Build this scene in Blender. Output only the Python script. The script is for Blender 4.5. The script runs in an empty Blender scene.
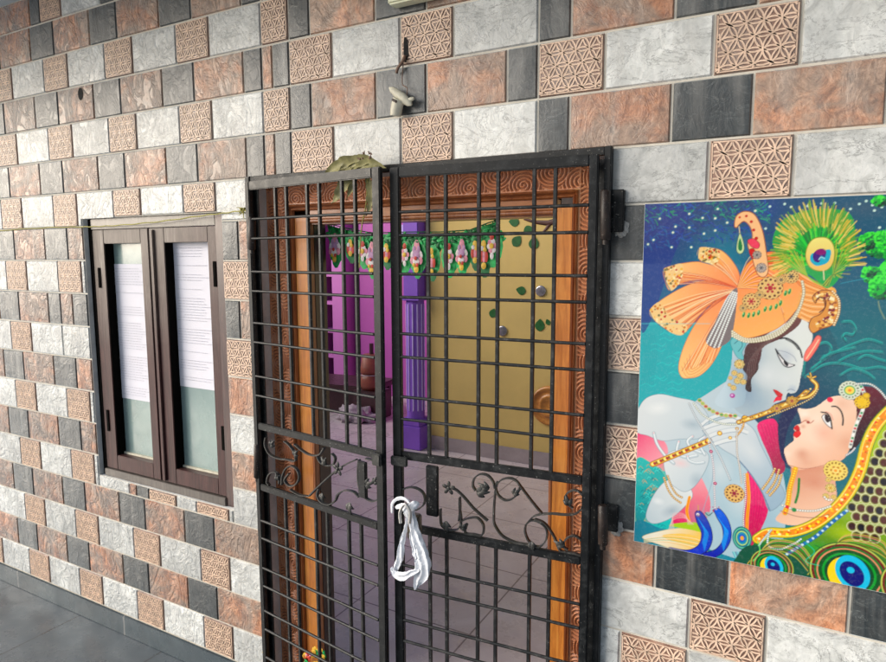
import bpy, bmesh, math, random
import numpy as np
from mathutils import Vector, Matrix, noise

random.seed(7)
S = bpy.context.scene
C = S.collection
PI = math.pi

# ------------------------------------------------------------------ camera solve
F, PITCH, ROLL, YAW = 646.9, 0.1164782, -0.00328915, 0.5113833   # focal length in photo pixels, radians
D, H = 1.765, 1.765            # camera distance to the tiled wall, eye height
CAM = Vector((0.0, -D, H))
ROT = Matrix.Rotation(YAW, 3, 'Z') @ Matrix.Rotation(PI/2-PITCH, 3, 'X') @ Matrix.Rotation(ROLL, 3, 'Z')

def ray(px, py):
    return ROT @ Vector(((px-443)/F, -(py-331)/F, -1.0))
def at(px, py, y=0.0):          # point of a plane y = const (behind / in front of the wall) seen at a photo position
    r = ray(px, py); t = (D+y)/r.y
    return CAM + r*t
def at_floor(px, py, z=0.0):
    r = ray(px, py); t = (z-H)/r.z
    return CAM + r*t
def leaf_uv(px, py, hx, hy, a): # local (u, z) on a gate leaf turned by a about its hinge
    r = ray(px, py)
    # D-frame: t*r.x = hx+u*cos a ; -D+t*r.y = hy+u*sin a
    ca, sa = math.cos(a), math.sin(a)
    det = r.x*(-sa)+ca*r.y
    t = (hx*(-sa)+ca*(hy+D))/det
    u = (r.x*(hy+D)-r.y*hx)/det
    return u, H+t*r.z

# ------------------------------------------------------------------ tagging
def tag(o, label=None, cat=None, group=None, kind=None):
    if label: o['label'] = label
    if cat: o['category'] = cat
    if group: o['group'] = group
    if kind: o['kind'] = kind
    return o
def empty(name, loc=(0, 0, 0), rz=0.0, parent=None):
    o = bpy.data.objects.new(name, None); C.objects.link(o)
    o.location = loc; o.rotation_euler = (0, 0, rz); o.empty_display_size = .05
    if parent: o.parent = parent
    return o

# ------------------------------------------------------------------ mesh builder
class MB:
    def __init__(s): s.v = []; s.f = []; s.m = []; s.t = []; s.sm = []
    def face(s, pts, mi=0, tint=0.5, smooth=False):
        b = len(s.v); s.v += [tuple(p) for p in pts]
        s.f.append(tuple(range(b, b+len(pts)))); s.m.append(mi); s.t.append(tint); s.sm.append(smooth)
    def grid(s, P, mi=0, tint=0.5, closed_u=False, closed_v=False, smooth=True):
        nu, nv = len(P), len(P[0]); b = len(s.v)
        for r in P: s.v += [tuple(p) for p in r]
        for i in range(nu if closed_u else nu-1):
            for j in range(nv if closed_v else nv-1):
                i2, j2 = (i+1) % nu, (j+1) % nv
                s.f.append((b+i*nv+j, b+i2*nv+j, b+i2*nv+j2, b+i*nv+j2)); s.m.append(mi); s.t.append(tint); s.sm.append(smooth)
    def box(s, x0, x1, y0, y1, z0, z1, mi=0, tint=0.5, bev=0.0):
        if bev <= 0:
            p = [(x0,y0,z0),(x1,y0,z0),(x1,y1,z0),(x0,y1,z0),(x0,y0,z1),(x1,y0,z1),(x1,y1,z1),(x0,y1,z1)]
            b = len(s.v); s.v += p
            for q in ((0,3,2,1),(4,5,6,7),(0,1,5,4),(1,2,6,5),(2,3,7,6),(3,0,4,7)):
                s.f.append(tuple(b+i for i in q)); s.m.append(mi); s.t.append(tint); s.sm.append(False)
            return
        bm = bmesh.new()
        bmesh.ops.create_cube(bm, size=1, matrix=Matrix.Translation(((x0+x1)/2,(y0+y1)/2,(z0+z1)/2)) @ Matrix.Diagonal((x1-x0,y1-y0,z1-z0,1)))
        bmesh.ops.bevel(bm, geom=bm.edges[:], offset=bev, segments=2, affect='EDGES')
        s.add_bm(bm, mi, tint)
    def add_bm(s, bm, mi=0, tint=0.5, smooth=False, M=None):
        b = len(s.v)
        bm.verts.index_update()
        for v in bm.verts: s.v.append(tuple(M @ v.co if M else v.co))
        for f in bm.faces:
            s.f.append(tuple(b+v.index for v in f.verts)); s.m.append(mi); s.t.append(tint); s.sm.append(smooth)
        bm.free()
    def tube(s, pts, r, n=10, mi=0, tint=0.5, flat=1.0, up=Vector((0, -1, 0)), cap=True):
        pts = [Vector(p) for p in pts]; rings = []
        rr = r if isinstance(r, (list, tuple)) else [r]*len(pts)
        for i, p in enumerate(pts):
            t = (pts[min(i+1, len(pts)-1)]-pts[max(i-1, 0)])
            if t.length < 1e-9: t = Vector((0, 0, 1))
            t.normalize()
            a = t.cross(up)
            if a.length < 1e-3: a = t.cross(Vector((1, 0, 0)))
            a.normalize(); b = a.cross(t).normalized()
            rings.append([p + a*math.cos(2*PI*k/n)*rr[i] + b*math.sin(2*PI*k/n)*rr[i]*flat for k in range(n)])
        s.grid(rings, mi, tint, closed_v=True)
        if cap:
            s.face(rings[0][::-1], mi, tint); s.face(rings[-1], mi, tint)
    def ribbon(s, pts, th, wd, mi=0, tint=0.5, up=Vector((0, -1, 0))):   # flat bar bent on edge: thin in the plane, wide along y
        pts = [Vector(p) for p in pts]; rings = []
        for i, p in enumerate(pts):
            t = (pts[min(i+1, len(pts)-1)]-pts[max(i-1, 0)])
            if t.length < 1e-9: t = Vector((0, 0, 1))
            t.normalize(); a = t.cross(up).normalized()
            w = up*wd/2; e = a*th/2
            rings.append([p+e+w, p+e-w, p-e-w, p-e+w])
        s.grid(rings, mi, tint, closed_v=True, smooth=False)
        s.face(rings[0][::-1], mi, tint); s.face(rings[-1], mi, tint)
    def lathe(s, prof, M=None, n=32, mi=0, tint=0.5):
        rings = []
        for r, z in prof:
            ring = [Vector((r*math.cos(2*PI*k/n), r*math.sin(2*PI*k/n), z)) for k in range(n)]
            rings.append([M @ q for q in ring] if M else ring)
        s.grid(rings, mi, tint, closed_v=True)
    def build(s, name, mats, parent=None, merge=False):
        me = bpy.data.meshes.new(name)
        me.from_pydata(s.v, [], s.f)
        mats = mats if isinstance(mats, (list, tuple)) else [mats]
        for m in mats: me.materials.append(m)
        me.polygons.foreach_set('material_index', s.m)
        me.polygons.foreach_set('use_smooth', s.sm)
        a = me.attributes.new('tint', 'FLOAT', 'FACE'); a.data.foreach_set('value', s.t)
        me.update()
        o = bpy.data.objects.new(name, me); C.objects.link(o)
        if parent: o.parent = parent
        return o

def catmull(pts, n=6):
    P = [Vector(p) for p in pts]
    if len(P) < 3: return P
    out = []
    for i in range(len(P)-1):
        p0, p1, p2, p3 = P[max(i-1, 0)], P[i], P[i+1], P[min(i+2, len(P)-1)]
        for k in range(n):
            t = k/n
            out.append(0.5*((2*p1)+(p2-p0)*t+(2*p0-5*p1+4*p2-p3)*t*t+(3*p1-p0-3*p2+p3)*t**3))
    out.append(P[-1]); return out

# ------------------------------------------------------------------ materials
def mat(name):
    m = bpy.data.materials.new(name); m.use_nodes = True
    nt = m.node_tree; nt.nodes.clear()
    o = nt.nodes.new('ShaderNodeOutputMaterial'); b = nt.nodes.new('ShaderNodeBsdfPrincipled')
    nt.links.new(b.outputs[0], o.inputs[0])
    return m, nt, b
def N(nt, t, **kw):
    n = nt.nodes.new('ShaderNode'+t)
    for k, v in kw.items():
        if k.startswith('i_'):
            kk = k[2:]; kk = int(kk) if kk.isdigit() else kk.replace('_', ' ')
            n.inputs[kk].default_value = v
        else: setattr(n, k, v)
    return n
def ramp(nt, src, stops, interp='LINEAR'):
    r = N(nt, 'ValToRGB'); e = r.color_ramp.elements; r.color_ramp.interpolation = interp
    while len(e) < len(stops): e.new(.5)
    for el, (p, c) in zip(e, stops):
        el.position = p; el.color = (*c, 1) if len(c) == 3 else c
    nt.links.new(src, r.inputs[0]); return r.outputs[0]
def g3(v): return (v, v, v)
def mixc(nt, fac, a, b, mode='MIX'):
    n = N(nt, 'Mix', data_type='RGBA', blend_type=mode)
    if isinstance(fac, float): n.inputs[0].default_value = fac
    else: nt.links.new(fac, n.inputs[0])
    for i, q in ((6, a), (7, b)):
        if isinstance(q, tuple): n.inputs[i].default_value = (*q, 1) if len(q) == 3 else q
        else: nt.links.new(q, n.inputs[i])
    return n.outputs[2]
def coord(nt, scale=(1, 1, 1), kind='Object', tintshift=0.0):
    tc = N(nt, 'TexCoord'); mp = N(nt, 'Mapping'); mp.inputs['Scale'].default_value = scale
    nt.links.new(tc.outputs[kind], mp.inputs[0])
    if tintshift:
        at_ = N(nt, 'Attribute', attribute_name='tint'); mul = N(nt, 'Math', operation='MULTIPLY'); mul.inputs[1].default_value = tintshift
        nt.links.new(at_.outputs['Fac'], mul.inputs[0]); cb = N(nt, 'CombineXYZ'); nt.links.new(mul.outputs[0], cb.inputs[1])
        nt.links.new(cb.outputs[0], mp.inputs['Location'])
    return mp.outputs[0]
def noi(nt, vec, scale, detail=6, rough=.6, dist=0.0, out='Fac'):
    n = N(nt, 'TexNoise'); n.inputs['Scale'].default_value = scale; n.inputs['Detail'].default_value = detail
    n.inputs['Roughness'].default_value = rough; n.inputs['Distortion'].default_value = dist
    nt.links.new(vec, n.inputs['Vector']); return n.outputs[out]
def bump(nt, b, h, strength, dist, prev=None):
    n = N(nt, 'Bump'); n.inputs['Strength'].default_value = strength; n.inputs['Distance'].default_value = dist
    nt.links.new(h, n.inputs['Height'])
    if prev is not None: nt.links.new(prev, n.inputs['Normal'])
    if b is not None: nt.links.new(n.outputs[0], b.inputs['Normal'])
    return n.outputs[0]

def simple(name, col, rough=.6, metal=0.0, var=.25, scale=20, bmp=0.15, bs=60, bd=.002, spec=.5, coat=0.0, stretch=(1,1,1)):
    m, nt, b = mat(name); v = coord(nt, stretch)
    n = noi(nt, v, scale, 6, .65)
    dark = tuple(max(c*(1-var), 0) for c in col); light = tuple(min(c*(1+var*.8), 1) for c in col)
    nt.links.new(ramp(nt, n, [(.3, dark), (.7, light)]), b.inputs['Base Color'])
    n2 = noi(nt, v, bs, 4, .6)
    nt.links.new(ramp(nt, n2, [(.3, g3(max(rough-.12, .03))), (.7, g3(min(rough+.12, 1)))]), b.inputs['Roughness'])
    b.inputs['Metallic'].default_value = metal
    b.inputs['Specular IOR Level'].default_value = spec
    b.inputs['Coat Weight'].default_value = coat; b.inputs['Coat Roughness'].default_value = .12
    if bmp: bump(nt, b, n2, bmp, bd)
    return m

def tile_mat(kind):
    m, nt, b = mat('tile_'+kind)
    v = coord(nt, tintshift=9.0)
    at_ = N(nt, 'Attribute', attribute_name='tint').outputs['Fac']
    big = noi(nt, v, 7, 4, .6, .6)
    mid = noi(nt, v, 26, 8, .68, .9)
    fine = noi(nt, v, 140, 4, .7, .3)
    if kind == 'orange':
        c1 = ramp(nt, mid, [(.26, (.15,.06,.032)), (.40, (.38,.145,.066)), (.54, (.60,.255,.12)), (.72, (.74,.41,.25))])
        c2 = ramp(nt, mid, [(.3, (.16,.11,.08)), (.5, (.34,.235,.17)), (.72, (.54,.37,.27))])
        col = mixc(nt, ramp(nt, big, [(.38, g3(0)), (.56, g3(.9))]), c1, c2)
        col = mixc(nt, ramp(nt, fine, [(.35, g3(.35)), (.5, g3(0))]), col, (.14,.06,.035))
        rough = (.38, .54); bs, bd = .75, .008
    elif kind == 'dark':
        c1 = ramp(nt, mid, [(.3, (.008,.011,.013)), (.55, (.019,.026,.029)), (.75, (.040,.050,.054))])
        w = noi(nt, coord(nt, (1, 1, 2.2), tintshift=5.0), 11, 7, .6, 1.6)
        line = ramp(nt, w, [(.492, g3(0)), (.50, g3(.55)), (.508, g3(0))])
        col = mixc(nt, line, c1, (.20,.22,.215))
        rough = (.36, .50); bs, bd = .34, .005
    elif kind == 'white':
        c1 = ramp(nt, mid, [(.26, (.38,.39,.375)), (.44, (.62,.63,.60)), (.58, (.76,.77,.74)), (.76, (.84,.84,.81))])
        c1 = mixc(nt, ramp(nt, big, [(.40, g3(.45)), (.58, g3(0))]), c1, (.33,.34,.335))
        w = noi(nt, coord(nt, (.8, 1, 1.7), tintshift=5.0), 7.5, 9, .72, .8)
        line = ramp(nt, w, [(.488, g3(0)), (.499, g3(.9)), (.510, g3(0))])
        col = mixc(nt, line, c1, (.16,.16,.155))
        col = mixc(nt, ramp(nt, fine, [(.30, g3(.5)), (.42, g3(0))]), col, (.30,.30,.29))
        rough = (.38, .52); bs, bd = .42, .006
    else:   # ground of the lattice tile
        col = ramp(nt, mid, [(.3, (.16,.085,.06)), (.55, (.28,.155,.105)), (.75, (.42,.25,.175))])
        rough = (.35, .55); bs, bd = .4, .004
    # each tile slightly lighter or darker
    tv = ramp(nt, at_, [(0, g3(.76)), (1, g3(1.14))])
    col = mixc(nt, 1.0, col, tv, 'MULTIPLY')
    nt.links.new(col, b.inputs['Base Color'])
    nt.links.new(ramp(nt, mid, [(.3, g3(rough[0])), (.7, g3(rough[1]))]), b.inputs['Roughness'])
    # embossed cleft relief: stretched wandering folds
    fold = noi(nt, coord(nt, (1, 1, .7), tintshift=3.0), 15, 7, .6, 1.3)
    ridg = ramp(nt, fold, [(.40, g3(0)), (.5, g3(1)), (.60, g3(.25)), (.8, g3(.6))])
    sx = N(nt, 'SeparateXYZ'); tco = N(nt, 'TexCoord'); nt.links.new(tco.outputs['Object'], sx.inputs[0])
    mr = N(nt, 'MapRange'); mr.inputs[1].default_value = -1.0; mr.inputs[2].default_value = -2.6; mr.inputs[3].default_value = bs*.30; mr.inputs[4].default_value = min(bs*1.6, 1)
    nt.links.new(sx.outputs['X'], mr.inputs[0])
    n1 = bump(nt, None, ridg, .5, bd*1.1); nt.links.new(mr.outputs[0], n1.node.inputs['Strength'])
    n2 = bump(nt, None, mid, bs*.55, bd*.7, n1)
    bump(nt, b, fine, bs*.3, .0015, n2); nt.links.new(bump(nt, None, ridg, bs*.28, bd*.7), b.inputs['Coat Normal'])
    # dust and water streaks over the finished colour
    st = noi(nt, coord(nt, (9, 1, .8)), 1.3, 6, .65, .4); du = noi(nt, coord(nt), 2.1, 5, .6)
    dm_ = N(nt, 'Math', operation='MULTIPLY'); nt.links.new(ramp(nt, st, [(.48, g3(0)), (.72, g3(.55))]), dm_.inputs[0]); nt.links.new(ramp(nt, du, [(.40, g3(.15)), (.62, g3(1))]), dm_.inputs[1])
    col = mixc(nt, dm_.outputs[0], col, (.50,.48,.44))
    nt.links.new(col, b.inputs['Base Color'])
    b.inputs['Specular IOR Level'].default_value = .45
    b.inputs['Coat Weight'].default_value = .75; b.inputs['Coat Roughness'].default_value = .42; b.inputs['Coat IOR'].default_value = 1.55
    b.inputs['Sheen Weight'].default_value = 1.0; b.inputs['Sheen Roughness'].default_value = .30; b.inputs['Sheen Tint'].default_value = (.72, .88, 1, 1)
    return m
M = {}
M['orange'] = tile_mat('orange'); M['dark'] = tile_mat('dark'); M['white'] = tile_mat('white'); M['lat'] = tile_mat('lattice')
M['ridge'] = simple('tile_lattice_rib', (.74,.53,.39), .45, var=.3, scale=30, bmp=.3, bs=200, bd=.001)
M['grout'] = simple('grout', (.60,.56,.48), .8, var=.2, scale=12, bmp=.3, bs=150)
M['plaster'] = simple('plaster', (.72,.72,.70), .85, var=.25, scale=9, bmp=.4, bs=70, bd=.004)
M['mortar'] = simple('old_mortar', (.36,.35,.33), .9, var=.35, scale=30, bmp=.5)
M['ceiling'] = simple('ceiling_paint', (.62,.68,.70), .8, var=.08, scale=4)
def iron(name, base, wear, amt):
    m, nt, b = mat(name); v = coord(nt)
    geo = N(nt, 'NewGeometry'); n = noi(nt, v, 30, 8, .7)
    pt = ramp(nt, geo.outputs['Pointiness'], [(.50, g3(0)), (.60, g3(1))])
    w = ramp(nt, n, [(.50-amt, g3(0)), (.72-amt, g3(1))])
    w2 = mixc(nt, 1.0, w, g3(.8), 'MULTIPLY')
    c = mixc(nt, w2, base, wear)
    sp = ramp(nt, noi(nt, v, 220, 2, .5), [(.68, g3(0)), (.74, g3(.7))])
    c = mixc(nt, sp, c, (.32,.31,.29))
    nt.links.new(c, b.inputs['Base Color'])
    nt.links.new(ramp(nt, n, [(.3, g3(.30)), (.7, g3(.6))]), b.inputs['Roughness'])
    b.inputs['Specular IOR Level'].default_value = .3
    bump(nt, b, n, .25, .002)
    return m
M['iron'] = iron('gate_paint', (.006,.007,.008), (.040,.043,.045), 0.0)
M['iron_worn'] = iron('gate_paint_worn', (.028,.029,.028), (.12,.115,.105), .02)
M['bar'] = iron('gate_bar_paint', (.014,.015,.016), (.085,.083,.08), 0.0)
M['rust'] = iron('hinge_metal', (.02,.014,.012), (.07,.045,.035), .0)

def wood(name, c0, c1, c2, rough=.35, scale=(30, 30, 2.5), use_tint=False, coat=.3):
    m, nt, b = mat(name); v = coord(nt, scale)
    n = noi(nt, v, 1.6, 8, .65, 1.2); n2 = noi(nt, coord(nt), 5, 4, .6)
    c = ramp(nt, n, [(.3, c0), (.52, c1), (.72, c2)])
    c = mixc(nt, ramp(nt, n2, [(.4, g3(.45)), (.6, g3(0))]), c, c0)
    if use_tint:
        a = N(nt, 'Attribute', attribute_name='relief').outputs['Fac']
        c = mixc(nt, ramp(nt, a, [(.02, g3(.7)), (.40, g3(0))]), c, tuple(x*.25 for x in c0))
    nt.links.new(c, b.inputs['Base Color'])
    nt.links.new(ramp(nt, n, [(.3, g3(rough-.08)), (.7, g3(rough+.12))]), b.inputs['Roughness'])
    b.inputs['Coat Weight'].default_value = coat; b.inputs['Coat Roughness'].default_value = .2
    bump(nt, b, n, .25, .0015)
    return m
M['teak'] = wood('varnished_teak', (.40,.11,.012), (.70,.24,.03), (.84,.36,.06))
M['teak_h'] = wood('varnished_teak_across', (.26,.07,.016), (.50,.16,.03), (.64,.24,.05), scale=(2.5, 30, 30))
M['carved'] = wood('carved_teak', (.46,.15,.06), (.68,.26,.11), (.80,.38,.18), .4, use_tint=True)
M['mould'] = wood('teak_moulding', (.20,.055,.02), (.40,.13,.035), (.56,.24,.10))
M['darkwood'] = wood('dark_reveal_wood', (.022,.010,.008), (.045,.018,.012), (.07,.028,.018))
M['winwood'] = wood('window_wood', (.030,.016,.015), (.070,.030,.026), (.12,.062,.052), .38)
M['winworn'] = wood('window_wood_weathered', (.05,.042,.036), (.11,.092,.08), (.19,.165,.145), .4)
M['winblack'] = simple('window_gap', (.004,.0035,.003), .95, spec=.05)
M['glass'] = simple('frosted_glass', (.24,.33,.315), .22, var=.12, scale=6, bmp=.05, bs=20, coat=.4)
M['paper'] = simple('paper', (.74,.73,.80), .7, var=.04, scale=8, bmp=.1, bs=8, bd=.004)
M['ink'] = simple('ink', (.56,.56,.62), .8, var=.2, bmp=0)
M['cream'] = simple('aged_plastic', (.60,.57,.45), .5, var=.25, scale=30)
M['palebox'] = simple('pale_plastic', (.72,.72,.52), .45, var=.12, scale=18)
M['black'] = simple('black', (.006,.006,.006), .9, bmp=0)
M['wire'] = simple('wire', (.05,.035,.03), .5)
M['brownwire'] = simple('brown_wire', (.16,.09,.06), .6)
M['leaf_dry'] = simple('dry_leaf', (.26,.24,.10), .6, var=.45, scale=25, bmp=.5, bs=60, bd=.003)
M['twine'] = simple('yellow_twine', (.42,.38,.10), .7, var=.3, scale=100, bmp=.6, bs=400)
M['cloth'] = simple('white_cloth', (.72,.74,.78), .95, var=.07, scale=40, bmp=.5, bs=90, bd=.003)
M['brass'] = simple('aged_brass', (.26,.22,.17), .45, metal=.7, var=.4, scale=60)
M['steel'] = simple('steel', (.55,.53,.50), .35, metal=.8, var=.2)
M['ylw'] = simple('ochre_wall_paint', (.58,.41,.13), .7, var=.10, scale=2.5, bmp=.15, bs=14, bd=.004)
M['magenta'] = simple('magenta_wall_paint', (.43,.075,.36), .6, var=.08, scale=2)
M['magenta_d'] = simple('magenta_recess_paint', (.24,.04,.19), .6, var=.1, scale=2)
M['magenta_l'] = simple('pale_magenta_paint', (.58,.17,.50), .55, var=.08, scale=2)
M['purple'] = simple('purple_column_paint', (.22,.08,.50), .5, var=.12, scale=5)
M['lilac'] = simple('lilac_paint', (.55,.42,.80), .5, var=.08)
M['skirtin'] = simple('grey_mauve_skirting', (.34,.28,.28), .4, var=.2, scale=6)
M['green'] = simple('leaf_sticker', (.010,.10,.016), .5, var=.35, scale=30, bmp=0)
M['branch'] = simple('branch_sticker', (.07,.022,.014), .5, bmp=0)
M['mirror'] = simple('grey_mirror', (.34,.32,.34), .18, metal=.6, var=.5, scale=22, bmp=0)
M['plaque'] = wood('plaque_wood', (.25,.08,.015), (.50,.19,.03), (.66,.30,.06), scale=(6, 6, 14))
M['clay'] = simple('terracotta', (.22,.055,.03), .45, var=.35, scale=12)
M['rag'] = simple('pale_rag', (.34,.27,.30), .8, var=.4, scale=14)
M['bench'] = simple('dark_bench_wood', (.05,.018,.02), .4, var=.4, scale=10)

def floor_mat(name, base, lo, hi, tile, groutc, rough, veins=None, rot=0.0):
    m, nt, b = mat(name); v = coord(nt)
    n = noi(nt, v, 2.2, 9, .68, .8)
    c = ramp(nt, n, [(.3, lo), (.5, base), (.7, hi)])
    if veins:
        w = noi(nt, coord(nt, (.6, 2.4, 1)), 2.4, 6, .6, 1.5)
        c = mixc(nt, ramp(nt, w, [(.45, g3(0)), (.5, g3(.5)), (.55, g3(0))]), c, veins)
    if tile:
        tc = N(nt, 'TexCoord'); mp = N(nt, 'Mapping'); mp.inputs['Rotation'].default_value = (0, 0, rot); nt.links.new(tc.outputs['Object'], mp.inputs[0])
        br = N(nt, 'TexBrick'); br.offset = 0; br.inputs['Scale'].default_value = 1
        br.inputs['Brick Width'].default_value = tile; br.inputs['Row Height'].default_value = tile; br.inputs['Mortar Size'].default_value = .004
        nt.links.new(mp.outputs[0], br.inputs['Vector'])
        c = mixc(nt, br.outputs['Fac'], c, groutc)
    nt.links.new(c, b.inputs['Base Color'])
    dirt = noi(nt, v, 7, 6, .7)
    nt.links.new(ramp(nt, dirt, [(.35, g3(rough-.08)), (.65, g3(rough+.15))]), b.inputs['Roughness'])
    bump(nt, b, n, .05, .004)
    return m
M['pfloor'] = floor_mat('porch_granite', (.075,.095,.11), (.05,.064,.078), (.12,.145,.165), .61, (.03,.035,.04), .26)
M['ifloor'] = floor_mat('mauve_floor_tile', (.52,.43,.43), (.42,.335,.34), (.62,.53,.53), .6, (.20,.15,.16), .28, None, .0)
M['skirt'] = floor_mat('dark_skirting_granite', (.045,.065,.078), (.025,.038,.046), (.085,.115,.13), .9, (.2,.2,.2), .25)
M['ground'] = simple('yard_concrete', (.62,.63,.64), .85, var=.2, scale=1.2, bmp=.3, bs=20)

# ------------------------------------------------------------------ wall layout (z relative to the eye, rows of 150 mm)
def zk(k): return H + (.585-.085*k)*D
TOP = H+1.16
GATE = (-1.766, -.474, .0, H+.2824)            # opening behind the gate
WIN = (-2.832, -1.955, H-1.013, H+.166)       # window hole
SKT = zk(18)
rects = []                                     # x0,x1,z0,z1,kind
def add(x0, x1, z0, z1, kind):
    z0 = max(z0, SKT); z1 = min(z1, TOP)
    if x1-x0 > .004 and z1-z0 > .004: rects.append((x0, x1, z0, z1, kind))
def rowA(xa, xb, seam0, per, k, dh):
    j = math.floor((xa-seam0)/per)-1
    while seam0+j*per < xb+per:
        s = seam0+j*per
        for a, b, kd in ((s-dh, s+dh, 'dark'), (s+dh, s+per-dh, 'orange')):
            add(max(a, xa), min(b, xb), zk(k+1), zk(k), kd)
        j += 1
def rowB(xa, xb, seam0, per, k, pw):
    j = math.floor((xa-seam0)/per)-1
    while seam0+j*per < xb+per:
        s = seam0+j*per
        for a, b, kd in ((s, s+pw, 'lat'), (s+pw, s+per, 'white')):
            add(max(a, xa), min(b, xb), zk(k+1), zk(k), kd)
        j += 1
def merge_rows(): pass
XL = -8.2
zones = []
def zone(x0, x1, z0, z1, items):              # items: (x0,x1,kind)
    zones.append((x0, x1, z0, z1))
    for a, b, kd in items: rects_z.append((a, b, z0, z1, kd))
rects_z = []
for k in range(-2, 18):
    (rowB if k % 2 else rowA)(XL, -1.718, -3.042, .4415, k, .181 if k % 2 else .0905)
    if k % 2: add(-1.718, -1.591, zk(k+1), zk(k), 'lat')
    else:
        add(-1.718, -1.668, zk(k+1), zk(k), 'orange'); add(-1.668, -1.591, zk(k+1), zk(k), 'dark')
    (rowA if k % 2 else rowB)(-1.591, -.683, -1.591, .454, k, .0935 if k % 2 else .187)
    (rowB if k % 2 else rowA)(-.683, 3.1, -.683, .4545, k, .187 if k % 2 else .0935)
# cut pieces
zone(-3.6, -2.52, zk(0), TOP, [(-3.6,-3.12,'orange'),(-3.12,-3.04,'dark'),(-3.04,-2.88,'lat'),(-2.88,-2.61,'white'),(-2.61,-2.52,'dark')])
zone(-3.14, -2.832, zk(9), zk(8), [(-3.14,-3.04,'dark'),(-3.04,-2.945,'orange'),(-2.945,-2.832,'dark')])
zone(-3.042, -2.832, zk(10), zk(9), [(-3.042,-2.832,'white')])
zone(-2.832, -1.955, zk(14), H-1.013, [(-2.832,-2.61,'white'),(-2.61,-2.56,'orange'),(-2.56,-2.475,'dark'),(-2.475,-2.295,'lat'),(-2.295,-2.17,'white'),(-2.17,-1.98,'lat'),(-1.98,-1.955,'white')])
X0, X1 = -1.955, -1.766
zone(X0, X1, zk(7), zk(6), [(X0,-1.866,'dark'),(-1.866,X1,'orange')])
zone(X0, X1, zk(8), zk(7), [(X0,X1,'lat')])
zone(X0, X1, zk(9), zk(8), [(X0,-1.873,'dark'),(-1.873,X1,'orange')])
zone(X0, X1, zk(10), zk(9), [(X0,X1,'lat')])
zone(X0, X1, zk(11), zk(10), [(X0,X1,'orange')])
zone(X0, X1, zk(12), zk(11), [(X0,X1,'white')])
zone(X0, X1, zk(13), zk(12), [(X0,X1,'orange')])
zone(X0, X1, zk(14), zk(13), [(X0,X1,'white')])
zone(-2.07, X1, zk(15), zk(14), [(-2.07,X1,'orange')])
zone(-1.987, X1, zk(16), zk(15), [(-1.987,X1,'white')])
zone(-2.07, X1, zk(17), zk(16), [(-2.07,X1,'orange')])
zone(-1.987, X1, zk(18), zk(17), [(-1.987,X1,'white')])
G1 = -.474
for k, kd in ((6,'dark'),(7,'white'),(8,'lat'),(9,'dark'),(10,'lat'),(11,'dark')):
    zone(G1, -.365, zk(k+1), zk(k), [(G1,-.365,kd)])
zone(G1, .5, zk(15), zk(14), [(G1,-.41,'white'),(-.41,-.2285,'lat'),(-.2285,.04,'white'),(.04,.23,'lat'),(.23,.5,'white')])
def subtract(r, h):
    x0, x1, z0, z1, kd = r; a, b, c, d = h
    if b <= x0+1e-4 or a >= x1-1e-4 or d <= z0+1e-4 or c >= z1-1e-4: return [r]
    out = []
    base, fl = (kd if isinstance(kd, tuple) else (kd, (1, 1, 1, 1)))
    l, r_, b_, t = fl
    has_l, has_r = x0 < a-.006, x1 > b+.006
    K = lambda *f: (base, f)
    if z0 < c: out.append((x0, x1, z0, c, K(l, r_, b_, 1 if not (has_l or has_r) else 2)))
    if z1 > d: out.append((x0, x1, d, z1, K(l, r_, 1 if not (has_l or has_r) else 2, t)))
    zz0, zz1 = max(z0, c), min(z1, d)
    if x0 < a: out.append((x0, a, zz0, zz1, K(l, 1, 0 if z0 < c else b_, 0 if z1 > d else t)))
    if x1 > b: out.append((b, x1, zz0, zz1, K(1, r_, 0 if z0 < c else b_, 0 if z1 > d else t)))
    return [q for q in out if q[1]-q[0] > .006 and q[3]-q[2] > .006]
def cut(rs, holes):
    for h in holes:
        nr = []
        for r in rs: nr += subtract(r, h)
        rs = nr
    return rs
rects = cut(rects, zones)+rects_z
rects = cut(rects, [GATE, WIN])
KI = {'orange': 1, 'dark': 2, 'white': 3, 'lat': 4}
wall = MB()
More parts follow.
